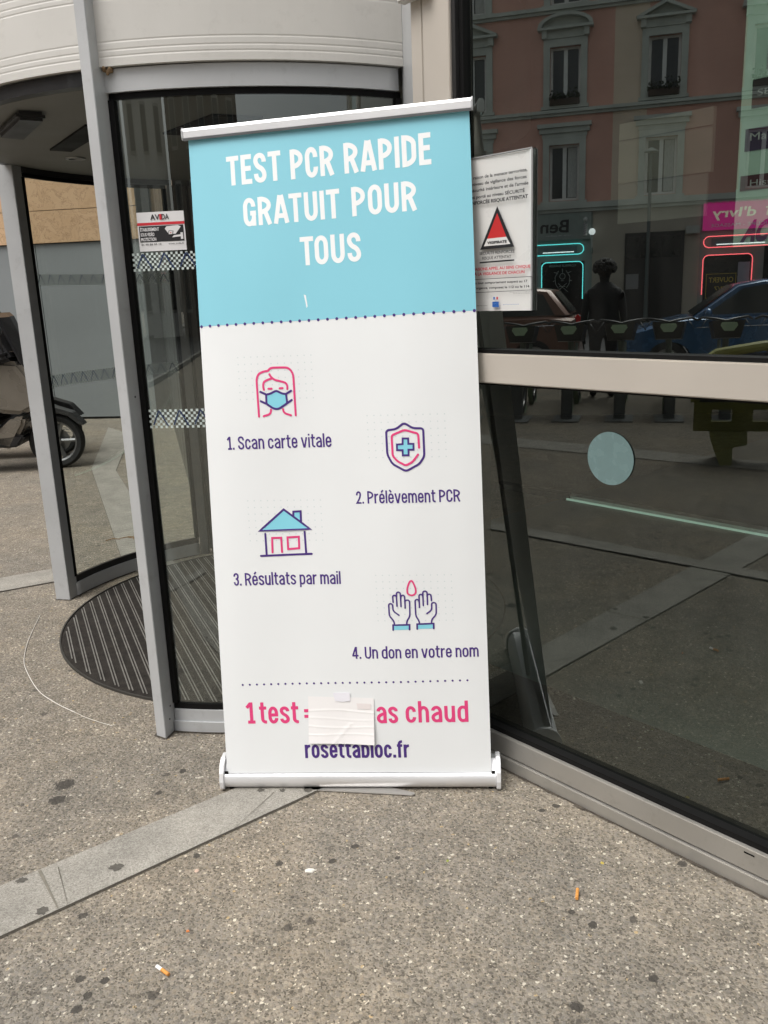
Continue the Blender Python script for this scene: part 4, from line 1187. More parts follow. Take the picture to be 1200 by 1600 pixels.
# poster measured by photo fractions of its visible part: fx from left of text column
def PF(x, y): return W(-.088 + x * .219, .0285, 1.850 - y * .418)
f = lambda x, y: PF(x, y)
def pt(txt, x0, x1, y, h, bold=0, mi=0): put_text(mb, txt, lambda a, b: PF(a, y - (b)), x0, x1, 0, h, bold, mi)
pt('En raison de la menace terroriste,', -.035, .948, .131, .021, .026)
pt('le niveau de vigilance des forces', -.035, .937, .172, .021, .026)
pt('de sécurité intérieure et de l\'armée', -.075, .965, .212, .021, .026)
pt('est porté au niveau SÉCURITÉ', -.005, .907, .255, .021, .028)
pt('RENFORCÉE RISQUE ATTENTAT', -.045, .959, .293, .022, .038)
pt('SECURITE RENFORCEE', .153, .743, .624, .019, .016); pt('RISQUE ATTENTAT', .2, .69, .656, .019, .016)
pt('FAISONS APPEL AU SENS CIVIQUE', .045, 1.0, .726, .019, .028, 1); pt('ET À LA VIGILANCE DE CHACUN', -.03, .906, .759, .019, .028, 1)
pt('Signalez tout comportement suspect au 17', -.09, .953, .817, .0155, .028); pt('En cas d\'urgence, composez le 112 ou le 114', -.13, .984, .851, .0155, .028)
pt('www.gouvernement.fr/vigipirate', .66, 1.0, .880, .0045, 0); pt('ou le site du ministère', .72, 1.0, .889, .0045, 0)
pt('@gouvernement', .09, .28, .965, .006, 0); pt('gouvernement.fr', .55, .82, .960, .006, 0, 2)
U1 = -N * .0004
mb.add([PF(x, y) for x, y in [(.462, .320), (.164, .590), (.740, .587)]], [(0, 1, 2)], 0)
mb.add([U1 + PF(x, y) for x, y in [(.461, .364), (.288, .522), (.612, .520)]], [(0, 1, 2)], 3)
mb.add([U1 + PF(x, y) for x, y in [(.288, .522), (.612, .520), (.678, .568), (.231, .569)]], [(0, 1, 2, 3)], 4)
mb.add([PF(x, y) for x, y in [(.152, .670), (.740, .667), (.740, .677), (.152, .680)]], [(0, 1, 2, 3)], 0)
for q in ([(-.1, .784), (1.027, .781), (1.027, .7845), (-.1, .7875)], [(-.1, .873), (1.027, .8665), (1.027, .8695), (-.1, .8765)], [(1.021, .783), (1.027, .783), (1.027, .868), (1.021, .868)]):
    mb.add([PF(x, y) for x, y in q], [(0, 1, 2, 3)], 0)
for (x0, x1, y0, y1, mi) in ((.385, .413, .906, .924, 2), (.438, .466, .906, .924, 1), (.368, .479, .938, .974, 2)):
    mb.add([PF(x0, y0), PF(x1, y0), PF(x1, y1), PF(x0, y1)], [(0, 1, 2, 3)], mi)
pt('LIBERTÉ ÉGALITÉ', .38, .47, .954, .005, .01, 4)
INK = mat('poster ink', (.02, .02, .022), rough=.4)
PRINTS = [INK, mat('poster red ink', (.50, .03, .05), rough=.4), mat('poster blue ink', (.03, .12, .40), rough=.4), mat('poster triangle red', (.52, .03, .03), rough=.4), mat('poster white', (.66, .65, .63), rough=.4)]
# proud of the sheet: keep a small gap; move the triangle label text above the white field
mb2 = MB(); mbk = mb; mb = mb2
put_text(mb, 'VIGIPIRATE', lambda a, b: PF(a, .5565 - b) - N * .0009, .291, .619, 0, .0165, .045, 0)
mb2.build('triangle_text', INK, sheet, world=True, normals=False); mb = mbk
mb.build('poster_print', PRINTS, sheet, world=True, normals=False)

# round frosted sticker
mb = MB(); c_ = W(.3958, .037, 1.046)
n_ = 48
mb.add([c_ + E * (.0715 * math.cos(2 * PI * k / n_)) + Vector((0, 0, .0715 * math.sin(2 * PI * k / n_))) for k in range(n_)] + [c_ - N * .0006 + E * (.0715 * math.cos(2 * PI * k / n_)) + Vector((0, 0, .0715 * math.sin(2 * PI * k / n_))) for k in range(n_)],
       [tuple(range(n_)), tuple(range(n_, 2 * n_))[::-1]] + [(k, (k + 1) % n_, n_ + (k + 1) % n_, n_ + k) for k in range(n_)])
tag(mb.build('round_sticker', mat('frosted disc', (.13, .20, .20), rough=.25, noise=.08, nscale=30, dirt=.1)), 'round frosted blue green sticker on the lower door glass', 'sticker')

# ------------------------------------------------------------------ wall beyond the door on the left
bw = thing('boundary_wall', 'grey panelled wall with a veined beige stone band behind the parked scooters', 'wall', (-4.0, 11.5, 0))
wd = Vector((1, -.15, 0)).normalized(); wn = Vector((wd.y, -wd.x, 0)); W0_ = Vector((-3.997, 11.495, 0))
def WL(u, d, z): return W0_ + wd * u - wn * d * -1 + Vector((0, 0, z))
def wlbox(u0, u1, d0, d1, z0, z1, mb): return mb.hexa([WL(u0, d0, z0), WL(u1, d0, z0), WL(u1, d1, z0), WL(u0, d1, z0), WL(u0, d0, z1), WL(u1, d0, z1), WL(u1, d1, z1), WL(u0, d1, z1)])
GREYP = mat('grey wall panel', (.235, .255, .26), rough=.6, noise=.06, nscale=1.2, dirt=.08)
mb = MB()
for u0, u1 in ((-9, -6.2), (-6.19, -3.3), (-3.29, -.32), (-.31, 2.7), (2.71, 6.5)): wlbox(u0, u1, 0, -.3, .03, 2.24, mb)
mb.build('grey_panel', GREYP, bw, world=True)
MARB = marble_mat('veined beige stone')
mb = MB()
for u0, u1 in ((-9, -5.0), (-4.99, -1.0), (-.99, 3), (3.01, 6.5)):
    wlbox(u0, u1, .03, -.3, 2.25, 2.635, mb); wlbox(u0, u1, .03, -.3, 2.643, 3.03, mb); wlbox(u0, u1, .03, -.3, 3.038, 3.42, mb)
mb.build('stone_band', MARB, bw, world=True)
mb = MB(); wlbox(-9, 6.5, -.02, -.32, .0, 3.44, mb); mb.build('backing', mat('wall joint', (.03, .03, .03), rough=.9), bw, world=True)
mb = MB(); wlbox(-9, 6.5, .0, -.4, 3.45, 9, mb); mb.build('upper_wall', mat('upper render', (.34, .32, .29), rough=.85, noise=.08), bw, world=True)

# ------------------------------------------------------------------ scooters
TYRE = mat('tyre rubber', (.018, .018, .018), rough=.8); RIM = mat('scooter rim', (.25, .25, .25), rough=.35, metal=.7)
SBLK = mat('scooter black plastic', (.014, .014, .015), rough=.35); SBEI = mat('champagne scooter paint', (.20, .18, .15), rough=.3, metal=.4, coat=.5)
SGRY = mat('dark grey scooter paint', (.05, .052, .055), rough=.3, metal=.4, coat=.4); CHRM = mat('chrome', (.7, .7, .7), rough=.15, metal=1)
LENS = mat('clear lens', (.6, .6, .6), rough=.1); REDL = mat('red lens', (.45, .01, .01), rough=.2)
def wheel(parent, x, r, w, name='wheel', spokes=5, thin=False):
    mb = MB()
    mb.lathe([(r * .74, -w / 2 * .8), (r * .9, -w / 2), (r * .98, -w / 2 * .6), (r, 0), (r * .98, w / 2 * .6), (r * .9, w / 2), (r * .74, w / 2 * .8)], (x, 0, r), axis=(0, 1, 0), n=36)
    ty = mb.build(name, TYRE, parent)
    mb = MB(); mb.lathe([(r * .745, -w * .38), (r * .745, w * .38), (r * .68, w * .3), (r * .66, 0), (r * .68, -w * .3), (r * .745, -w * .38)], (x, 0, r), axis=(0, 1, 0), n=36)
    for k in range(spokes):
        a = 2 * PI * k / spokes
        mb.tube([(x + .02 * math.cos(a), 0, r + .02 * math.sin(a)), (x + r * .69 * math.cos(a), 0, r + r * .69 * math.sin(a))], .003 if thin else r * .075, 6)
    mb.cyl((x, -w * .35, r), (x, w * .35, r), r * .16, 14)
    if not thin: mb.cyl((x, w * .36, r), (x, w * .40, r), r * .42, 24)
    mb.build('rim', RIM, ty)
    return ty
def scooter(label, paint, loc, rz, spokes):
    o = thing('parked_scooter', label, 'scooter', loc, rz, 'scooters parked beside the grey wall')
    wheel(o, .66, .255, .11, spokes=spokes, thin=spokes > 8); wheel(o, -.64, .255, .12, spokes=5)
    ex = lambda y0, y1: (lambda x, z, h: Vector((x, h, z)))
    def pr(poly, hw, name, m_, bev=.02, par=o):
        mb = MB(); mb.prism(poly, -hw, hw, lambda x, z, h: Vector((x, h, z))); return mb.build(name, m_, par, bevel=bev)
    pr([(-.98, .62), (-.9, .80), (-.5, .84), (-.12, .78), (.0, .52), (-.1, .34), (-.42, .40), (-.62, .56)], .17, 'rear_body', paint, .035)
    pr([(-.95, .815), (-.92, .88), (-.55, .93), (-.45, .86), (-.08, .86), (-.06, .80), (-.5, .845)], .16, 'seat', SBLK, .02)
    pr([(-.42, .38), (-.1, .24), (.36, .24), (.44, .34), (.36, .36), (.0, .33), (-.12, .40)], .20, 'floorboard', SBLK, .02)
    pr([(.10, .62), (.06, .92), (.26, 1.03), (.46, 1.01), (.60, .80), (.62, .62), (.44, .53), (.26, .55)], .19, 'front_shield', paint, .04)
    pr([(.12, .26), (.30, .22), (.44, .44), (.46, .52), (.34, .515), (.2, .40)], .20, 'lower_cowl', paint, .03)
    pr([(.46, 1.0), (.50, .96), (.34, 1.40), (.30, 1.44)], .15, 'windscreen', mat('smoked screen', (.02, .02, .022), rough=.12), .004)
    pr([(-.12, .70), (-.06, 1.20), (.10, 1.46), (.22, 1.44), (.43, 1.03), (.20, .96), (.02, .88), (.04, .60), (.24, .50), (.10, .40)], .24, 'leg_cover', mat('black tarpaulin', (.012, .012, .014), rough=.6, bump=.3), .03)
    pr([(.42, .44), (.50, .56), (.66, .585), (.84, .52), (.94, .40), (.90, .40), (.80, .49), (.66, .535), (.54, .50)], .075, 'front_fender', SGRY if paint is SBEI else SBLK, .006)
    pr([(.56, .72), (.64, .70), (.60, .86), (.54, .90)], .10, 'headlight', LENS, .01)
    pr([(-1.0, .66), (-.96, .66), (-.93, .74), (-.98, .74)], .09, 'tail_light', REDL, .004)
    mb = MB()
    for s_ in (-1, 1): mb.tube([(.50, s_ * .075, .80), (.62, s_ * .075, .36), (.66, s_ * .075, .255)], .018, 8)
    mb.build('fork', SBLK, o)
    mb = MB(); mb.tube([(.30, -.34, 1.06), (.38, -.2, 1.09), (.42, 0, 1.08), (.38, .2, 1.09), (.30, .34, 1.06)], .016, 8); hb = mb.build('handlebar', SBLK, o)
    for s_ in (-1, 1):
        mb = MB(); mb.tube([(.36, s_ * .24, 1.10), (.38, s_ * .30, 1.26)], .005, 6); mb.sphere((.38, s_ * .32, 1.29), .05, 8, sc=(.4, 1.3, .8)); mb.build('mirror', SBLK, hb)
    mb = MB(); mb.tube([(-.2, -.14, .30), (-.5, -.17, .28), (-.6, -.18, .32), (-.95, -.19, .42)], [.02, .03, .055, .05], 12); mb.build('exhaust', CHRM, o)
    mb = MB(); mb.box((-.32, 0, .31), (.34, .2, .22)); mb.build('engine', DARKM, o, bevel=.03)
    for s_ in (-1, 1):
        mb = MB(); mb.tube([(-.1, s_ * .1, .26), (-.06, s_ * .16, .02), (-.03, s_ * .18, .01)], .011, 8); mb.build('stand', SBLK, o)
    return o
scooter('champagne beige scooter with black leg cover, nearer the revolving door', SBEI, (-3.70, 8.02, 0), R(4), 5)
scooter('dark scooter with thin wire spokes, partly hidden behind the beige one', SGRY, (-3.96, 8.75, 0), R(2), 24)

# ------------------------------------------------------------------ litter
def butt(label, p, q, white):
    o = thing('cigarette_butt', label, 'cigarette butt', (p[0], p[1], 0), 0, 'cigarette butts on the paving')
    a = Vector((p[0], p[1], .0075)); b = Vector((q[0], q[1], .0075)); d = (b - a)
    mb = MB(); mb.cyl(a + d * (.42 if white else 0), b, .0042, 12); mb.build('filter', mat('filter orange', (.62, .27, .06), rough=.8, noise=.2, nscale=200), o, world=True)
    if white:
        mb = MB(); mb.cyl(a, a + d * .41, .0041, 12); mb.build('paper_end', PAPER, o, world=True)
butt('cigarette butt with white paper end, bottom left below the granite strip', (-.567, 1.682), (-.533, 1.655), True)
butt('short orange cigarette filter alone, on the right in front of the door track', (.4545, 1.888), (.4445, 1.853), False)
def blob(name, label, cat, x, y, r_, m_, sx=1.0, z=.003, h=.004):
    mb = MB(); n2 = 16
    ring = [(1 + .25 * random.uniform(-1, 1)) * r_ for _ in range(n2)]
    vs = [(ring[k] * sx * math.cos(2 * PI * k / n2), ring[k] * math.sin(2 * PI * k / n2), .0005) for k in range(n2)] + [(ring[k] * .7 * sx * math.cos(2 * PI * k / n2), ring[k] * .7 * math.sin(2 * PI * k / n2), h) for k in range(n2)]
    mb.add(vs, [tuple(range(n2, 2 * n2))] + [(k, (k + 1) % n2, n2 + (k + 1) % n2, n2 + k) for k in range(n2)], 0, True)
    o = mb.build(name, m_); o.location = (x, y, 0); return tag(o, label, cat)
gum = mat('chewed gum', (.66, .63, .57), rough=.6)
blob('chewing_gum', 'white flattened chewing gum below the banner base', 'chewing gum', -.236, 2.012, .008, gum, 1.9)
leafm = mat('yellow leaf', (.42, .33, .06), rough=.7)
blob('leaf_scrap', 'tiny yellow leaf scrap right of centre near the door track', 'leaf', .545, 1.995, .006, leafm, .7, h=.002)
blob('leaf_scrap', 'tiny yellow green leaf scrap below the right end of the banner', 'leaf', .135, 2.03, .005, mat('green leaf', (.22, .25, .04), rough=.7), .8, h=.002)
blob('orange_crumb', 'small orange crumb on the paving above the white ended butt', 'crumb', -.52, 1.80, .004, mat('orange crumb', (.55, .18, .05), rough=.7), 1, h=.003)
blob('paper_scrap', 'pale pinkish scrap beside the granite strip', 'paper scrap', -.545, 2.03, .007, mat('pink scrap', (.5, .36, .28), rough=.7), .8, h=.002)
mb = MB()
cp = [(-1.75, 4.16), (-1.73, 4.056), (-1.664, 3.74), (-1.598, 3.518), (-1.533, 3.381), (-1.412, 3.19), (-1.309, 3.081), (-1.227, 3.011), (-1.12, 2.93), (-1.0, 2.86), (-.88, 2.80)]
cs = []
for i in range(1, len(cp) - 2):
    for k in range(6):
        t_ = k / 6; p = [cp[i - 1], cp[i], cp[i + 1], cp[i + 2]]
        cs.append(tuple(.5 * (2 * p[1][d] + (p[2][d] - p[0][d]) * t_ + (2 * p[0][d] - 5 * p[1][d] + 4 * p[2][d] - p[3][d]) * t_ * t_ + (3 * p[1][d] - p[0][d] - 3 * p[2][d] + p[3][d]) * t_ ** 3) for d in (0, 1)))
n_c = len(cs)
mb.tube([(x, y, .0032 if i < 40 else .0016) for i, (x, y) in enumerate(cs)], [(.0015 if i < 38 else .0007) for i in range(n_c)], 6)
tag(mb.build('white_cord', mat('white cord', (.66, .63, .58), rough=.6)), 'thin white cord lying in a curve on the paving left of the mat', 'cord')
mb = MB()
for k in range(7):
    x = -1.62 + random.uniform(-.12, .18); y = 5.35 + random.uniform(-.12, .15); a = random.uniform(0, 3)
    mb.tube([(x, y, .006), (x + .05 * math.cos(a), y + .05 * math.sin(a), .01), (x + .09 * math.cos(a + .4), y + .09 * math.sin(a + .4), .006)], .0035, 5)
tag(mb.build('dry_twigs', mat('twig', (.2, .12, .06), rough=.9)), 'few dry brown twigs on the paving seen through the left curved glass', 'twigs', kind='stuff')

# ------------------------------------------------------------------ street opposite (seen mirrored in the doors)
STUC = mat('pink brown render', (.56, .32, .255), rough=.85, noise=.12, nscale=.5, dirt=.08)
STUB = mat('beige render', (.60, .50, .39), rough=.85, noise=.10, nscale=.5, dirt=.08)
STON = mat('grey green stone', (.42, .45, .41), rough=.8, noise=.12, nscale=2, dirt=.15)
SASH = mat('white sash', (.62, .64, .62), rough=.5); DGL = mat('dark window', (.02, .025, .026), rough=.08)
bd_ = thing('apartment_building', 'pink and beige building with pedimented windows over shops, mirrored in the door glass', 'building', tuple(S(0, 0, 0)))
def sbox(u0, u1, o0, o1, z0, z1, mb=None, mi=0):
    mb = mb or MB()
    return mb.hexa([S(u0, o0, z0), S(u1, o0, z0), S(u1, o1, z0), S(u0, o1, z0), S(u0, o0, z1), S(u1, o0, z1), S(u1, o1, z1), S(u0, o1, z1)], mi)
cols = [-19.05 + 2.95 * k for k in range(14)]     # window centres: ..., -4.3, -1.35, 1.6, 4.55 ...
cols = [c + 0.0 for c in cols]
UA, UB = -20.6, 21.0
rows = [(4.10, 5.78), (6.95, 8.62), (9.80, 11.4), (12.5, 13.9)]
HW = .47
# render between openings, alternating tone of bays
mbp = MB()
edges = [UA] + [x for c in cols for x in (c - HW, c + HW)] + [UB]
for i in range(0, len(edges), 2):
    u0, u1 = edges[i], edges[i + 1]
    mid = (u0 + u1) / 2
    sbox(u0, mid, -.4, 0, 3.72, 15.0, mbp, 0); sbox(mid, u1, -.4, 0, 3.72, 15.0, mbp, (i // 2) % 2)
zs = [3.72] + [z for r_ in rows for z in r_] + [15.0]
for c in cols:
    for i in range(0, len(zs), 2): sbox(c - HW, c + HW, -.4, 0, zs[i], zs[i + 1], mbp, 0)
mbp.build('wall', [STUC, STUB], bd_, world=True)
sbox(UA, UB, -8, -.45, 0, 15).build('inner_core', mat('dark core', (.02, .02, .02), rough=.9), bd_, world=True)
for z0, z1, d in ((6.62, 6.70, .10), (6.705, 6.80, .18), (9.55, 9.63, .10), (9.635, 9.74, .18), (12.3, 12.4, .15), (14.6, 15.1, .35), (3.72, 3.82, .12), (3.825, 4.0, .2)):
    sbox(UA - .1, UB + .1, .0, d, z0, z1).build('cornice', STON, bd_, world=True)
FB = mat('flower box', (.05, .035, .025), rough=.8); LEAF = mat('flower box leaves', (.03, .045, .02), rough=.8)
for ci, c in enumerate(cols):
    for ri, (z0, z1) in enumerate(rows):
        near = -6 < c < 7 and ri < 3
        mb = MB()
        sbox(c - HW - .2, c - HW, 0, .07, z0 - .02, z1 + .22, mb); sbox(c + HW, c + HW + .2, 0, .07, z0 - .02, z1 + .22, mb)
        sbox(c - HW, c + HW, 0, .07, z1, z1 + .22, mb); sbox(c - HW - .26, c + HW + .26, 0, .13, z0 - .12, z0 - .025, mb)
        if ri in (1, 2):
            arch = (ci % 2 == 0)
            zb = z1 + .46
            sbox(c - .84, c + .84, 0, .26, zb, zb + .07, mb)
            sbox(c - .72, c - .56, 0, .18, zb - .22, zb - .005, mb); sbox(c + .56, c + .72, 0, .18, zb - .22, zb - .005, mb)
            if arch:
                prev = None
                for k in range(13):
                    t_ = PI * k / 12; q_ = ((c + .84 * math.cos(t_), zb + .075 + .37 * math.sin(t_)), (c + .72 * math.cos(t_), zb + .075 + .29 * math.sin(t_)))
                    if prev: mb.prism([prev[0], q_[0], q_[1], prev[1]], 0, .26, lambda x, y, h: S(x, h, y))
                    prev = q_
                mb.prism([(c + .74 * math.cos(PI * k / 12), zb + .072 + .30 * math.sin(PI * k / 12)) for k in range(13)], 0, .03, lambda x, y, h: S(x, h, y))
            else:
                for s2 in (-1, 1): mb.prism([(c + s2 * .86, zb + .075), (c, zb + .47), (c, zb + .37), (c + s2 * .66, zb + .075)], 0, .26, lambda x, y, h: S(x, h, y))
                mb.prism([(c - .68, zb + .072), (c + .68, zb + .072), (c, zb + .39)], 0, .03, lambda x, y, h: S(x, h, y))
            sbox(c - .70, c + .70, 0, .1, z1 + .225, z1 + .455, mb)
        elif ri == 0:
            sbox(c - .78, c + .78, 0, .12, z1 + .35, z1 + .50, mb); sbox(c - .84, c + .84, 0, .2, z1 + .505, z1 + .62, mb); sbox(c - .70, c + .70, 0, .06, z1 + .225, z1 + .345, mb)
        wn_ = mb.build('window_surround', STON, bd_, world=True)
        mb = MB(); mb.add([S(c - HW, -.2, z0), S(c + HW, -.2, z0), S(c + HW, -.2, z1), S(c - HW, -.2, z1)], [(0, 1, 2, 3)]); mb.build('pane', DGL, wn_, world=True, normals=False)
        if near or ri < 3:
            mb = MB()
            for (a, b, q0, q1) in ((c - HW, c - HW + .08, z0, z1), (c + HW - .08, c + HW, z0, z1), (c - .06, c + .06, z0, z1), (c - HW + .08, c - .06, z0, z0 + .08), (c + .06, c + HW - .08, z0, z0 + .08), (c - HW + .08, c - .06, z1 - .07, z1), (c + .06, c + HW - .08, z1 - .07, z1)):
                sbox(a, b, -.19, -.14, q0, q1, mb)
            mb.build('casement', SASH, wn_, world=True)
            if (ci * 7 + ri * 5) % 4 == 1 or (ri == 0 and ci == 6):
                mb = MB(); sbox(c + .10, c + HW - .09, -.197, -.192, z0 + .1, z1 - .08, mb); mb.build('curtain', mat('net curtain', (.42, .44, .42), rough=.9, noise=.2, nscale=8, streak=6), wn_, world=True)
        if ri == 1 and near and c > -3:
            mb = MB(); sbox(c - .44, c + .44, .0, .2, z0 - .02, z0 + .16, mb); fx = mb.build('flower_box', FB, wn_, world=True)
            mb = MB(); random.seed(ci)
            for k in range(130):
                p = S(c + random.uniform(-.46, .46), random.uniform(0, .24), z0 + .14 + abs(random.gauss(0, .13)))
                d1 = Vector((random.uniform(-1, 1), random.uniform(-1, 1), random.uniform(-1, 1))).normalized() * .05; d2 = d1.orthogonal().normalized() * .035
                mb.add([p - d1, p + d2, p + d1, p - d2], [(0, 1, 2, 3)])
            mb.build('plants', LEAF, fx, world=True, normals=False)
# shop level
SHOPW = mat('shop wall grey green', (.24, .27, .25), rough=.75, noise=.1, nscale=1); SHOPB = mat('shop wall beige', (.36, .33, .27), rough=.8, noise=.1, nscale=1)
BLKS = mat('shop dark glass', (.012, .014, .014), rough=.12)
mb = MB(); sbox(UA, -.42, -.4, -.02, 0, 3.72, mb, 0); sbox(-.42, 2.86, -.4, .0, 0, 3.72, mb, 1); sbox(2.86, UB, -.4, -.02, 0, 3.72, mb, 0)
mb.build('shop_wall', [SHOPW, SHOPB], bd_, world=True)
sbox(.60, 2.40, .0, .05, .12, 2.98).build('street_door', mat('dark wood door', (.022, .020, .017), rough=.5), bd_, world=True)
mb = MB()
for (a, b, z0, z1) in ((.64, 1.02, 2.2, 2.85), (1.1, 1.7, 2.2, 2.85), (1.75, 2.3, 2.2, 2.85)): sbox(a, b, .05, .06, z0, z1, mb)
mb.build('door_panel', BLKS, bd_, world=True)
sbox(.66, 1.05, .06, .075, 1.25, 1.72).build('letter_plate', mat('plate grey', (.2, .2, .2), rough=.5), bd_, world=True)
for (a, b, z0, z1) in ((-2.05, -.66, .3, 2.2), (-5.6, -2.5, .3, 2.6), (-9.5, -6, .3, 2.6), (-14, -10, .3, 2.6), (3.02, 4.38, .3, 2.2), (4.75, 8.3, .3, 2.6), (9, 13, .3, 2.6), (14, 19, .3, 2.6), (-19.6, -15, .3, 2.6)):
    mb = MB(); sbox(a, b, -.02, .0, z0, z1, mb); mb.build('shop_window', BLKS, bd_, world=True)
def tx(mb, txt, ul, ur, z, h, o_, bold=0, mi=0, slant=0):
    """readable from the street: text runs towards -u"""
    put_text(mb, txt, lambda x, y: S(ul + (ur - ul) * x - (y - z) * slant, o_, y), 0, 1, z, h, bold, mi)
# grey shop sign
sg = thing('shop_sign', 'grey green shop sign with black lettering, mirrored beside the poster', 'sign', tuple(S(-1.4, .02, 2.88)))
sbox(-5.6, -.46, .0, .10, 2.88, 3.70).build('board', mat('sign grey green', (.22, .26, .24), rough=.6), sg, world=True)
mb = MB(); tx(mb, 'Ben', -1.17, -2.08, 3.12, .40, .103, .02); mb.build('lettering', mat('sign black', (.006, .006, .006), rough=.5), sg, world=True, normals=False)
mb = MB(); tx(mb, 'salon de coiffure', -1.1, -1.9, 3.01, .03, .103); mb.build('small_lettering', SASH, sg, world=True, normals=False)
# pink sign
MAG = mat('magenta sign', (.50, .02, .19), rough=.45, emit=(.5, .02, .19), estr=.5)
ps = thing('shop_sign', 'bright pink shop sign with cream lettering, mirrored at the right edge of the glass', 'sign', tuple(S(4, .02, 2.92)))
sbox(2.92, 8.3, .0, .12, 2.93, 3.76).build('board', MAG, ps, world=True)
mb = MB(); tx(mb, "d'Ivry", 4.42, 3.16, 3.30, .28, .123, .018, 0, -.15); tx(mb, 'Massage Thaï', 8.1, 4.66, 3.30, .28, .123, .018, 0, -.15); mb.build('lettering', mat('cream letters', (.75, .70, .52), rough=.5, emit=(.7, .65, .48), estr=.35), ps, world=True, normals=False)
mb = MB(); tx(mb, 'MANUCURE - MASSAGE', 5.3, 3.15, 3.02, .10, .123, 0); mb.build('small_lettering', SASH, ps, world=True, normals=False)
# neon outlines
def neon(label, col, u0, u1, ud0, ud1, name, loc, gaps):
    o = thing('neon_sign', label, 'neon sign', loc)
    m_ = mat(name, col, rough=.4, emit=col, estr=2.0)
    def T(pts): return [S(x, .07, z) for x, z in fillet(pts, (.16, .16))]
    zA, zB = 2.42, 2.75
    r_ = .165
    lf = [(u1 - .0, zA), (u0 + 0, zA), (u0, zB), (u1, zB)]
    mb = MB(); P_ = [(u1, zA)] + [(u0 + r_ - r_ * math.cos(a), (zA + zB) / 2 - r_ * math.sin(a)) if u1 > u0 else (u0 - r_ + r_ * math.cos(a), (zA + zB) / 2 - r_ * math.sin(a)) for a in [PI / 2 - PI * k / 12 for k in range(13)]] + [(u1, zB)]
    mb.tube([S(x, .07, z) for x, z in P_], .014, 8); mb.build('tube', m_, o, world=True)
    mb = MB(); mb.tube(T([(ud0, 1.0), (ud0, 2.19), (ud1, 2.19), (ud1, 1.0)]), .014, 8); mb.build('tube', m_, o, world=True)
    return o
o1 = neon('teal neon outlines round a shop door, mirrored beside the poster', (.10, .62, .62), -.69, -5.4, -2.03, -.70, 'teal neon', tuple(S(-1.4, .05, 1.0)), 0)
o2 = neon('red neon outlines round a shop door, mirrored at the right edge of the glass', (.95, .13, .15), 2.97, 8.2, 2.98, 4.42, 'red neon', tuple(S(3.7, .05, 1.0)), 0)
WHT = mat('white strip light', (.8, .9, .9), rough=.4, emit=(.8, .9, .9), estr=1.6)
for o_, a, b in ((o1, -1.0, -2.0), (o2, 3.35, 4.75)):
    mb = MB(); sbox(min(a, b), max(a, b), .02, .035, 2.49, 2.515, mb); mb.build('strip_light', WHT, o_, world=True)
    mb = MB(); sbox(min(a, b) - .15, max(a, b) + .1, .0, .015, 2.46, 2.70, mb); mb.build('backing', mat('neon backing', (.12, .15, .16), rough=.5), o_, world=True)
YEL = mat('yellow sign print', (.55, .42, .06), rough=.5)
os_ = thing('open_sign', 'black open sign with yellow lettering in the red neon doorway, mirrored', 'sign', tuple(S(3.55, .02, 1.0)))
sbox(3.06, 4.02, .01, .03, .85, 1.66).build('board', mat('sign board black', (.015, .014, .012), rough=.5), os_, world=True)
mb = MB(); tx(mb, 'OUVERT', 3.90, 3.18, 1.36, .16, .034, .01); tx(mb, '7J/7', 3.7, 3.35, 1.12, .12, .034); tx(mb, 'DIM', 3.9, 3.5, .93, .12, .034)
for (x0, z0, x1, z1) in ((3.10, 1.61, 3.98, 1.625), (3.10, .88, 3.98, .895), (3.10, .895, 3.115, 1.61), (3.965, .895, 3.98, 1.61)): mb.add([S(x0, .034, z0), S(x1, .034, z0), S(x1, .034, z1), S(x0, .034, z1)], [(0, 1, 2, 3)])
mb.build('lettering', YEL, os_, world=True, normals=False)
mb = MB(); sbox(4.02, 4.36, .005, .02, 1.0, 1.95, mb); tag(mb.build('grey_notice', mat('grey notice', (.30, .31, .36), rough=.6)), 'plain grey notice inside the red neon doorway, mirrored', 'notice')
# white emblem drawing in the teal door
mb = MB()
def sr(pts, w=.018): 
    for (a, b), (c, d) in zip(pts, pts[1:]):
        L_ = math.hypot(c - a, d - b); nx, nz = -(d - b) / L_ * w / 2, (c - a) / L_ * w / 2
        mb.add([S(a + nx, .012, b + nz), S(a - nx, .012, b - nz), S(c - nx, .012, d - nz), S(c + nx, .012, d + nz)], [(0, 1, 2, 3)])
cx_, cz_ = -1.36, 1.62
sr([(cx_ + .09 * math.cos(2 * PI * k / 14), cz_ + .12 + .09 * math.sin(2 * PI * k / 14)) for k in range(15)])
for s_ in (-1, 1):
    sr([(cx_ - s_ * .18, cz_ - .38), (cx_ + s_ * .14, cz_ - .1)]); sr([(cx_ + s_ * .12, cz_ + .3), (cx_ + s_ * .24, cz_ + .1), (cx_ + s_ * .22, cz_ - .12), (cx_ + s_ * .13, cz_ - .26)]); sr([(cx_ + s_ * .16, cz_ + .22), (cx_ + s_ * .28, cz_ + .26)]); sr([(cx_ + s_ * .23, cz_), (cx_ + s_ * .3, cz_ - .04)])
sr([(cx_ - .05, cz_ - .02), (cx_ + .05, cz_ - .02)]); sr([(cx_ - .1, cz_ - .2), (cx_ + .1, cz_ - .2)]); sr([(cx_, cz_ + .24), (cx_, cz_ + .36)])
tx(mb, 'COIFFEUR BARBIER', -.93, -1.80, 2.04, .075, .012)
tag(mb.build('door_emblem', mat('emblem print', (.30, .33, .31), rough=.5)), 'pale barber emblem with crossed tools on the teal neon door, mirrored', 'emblem')
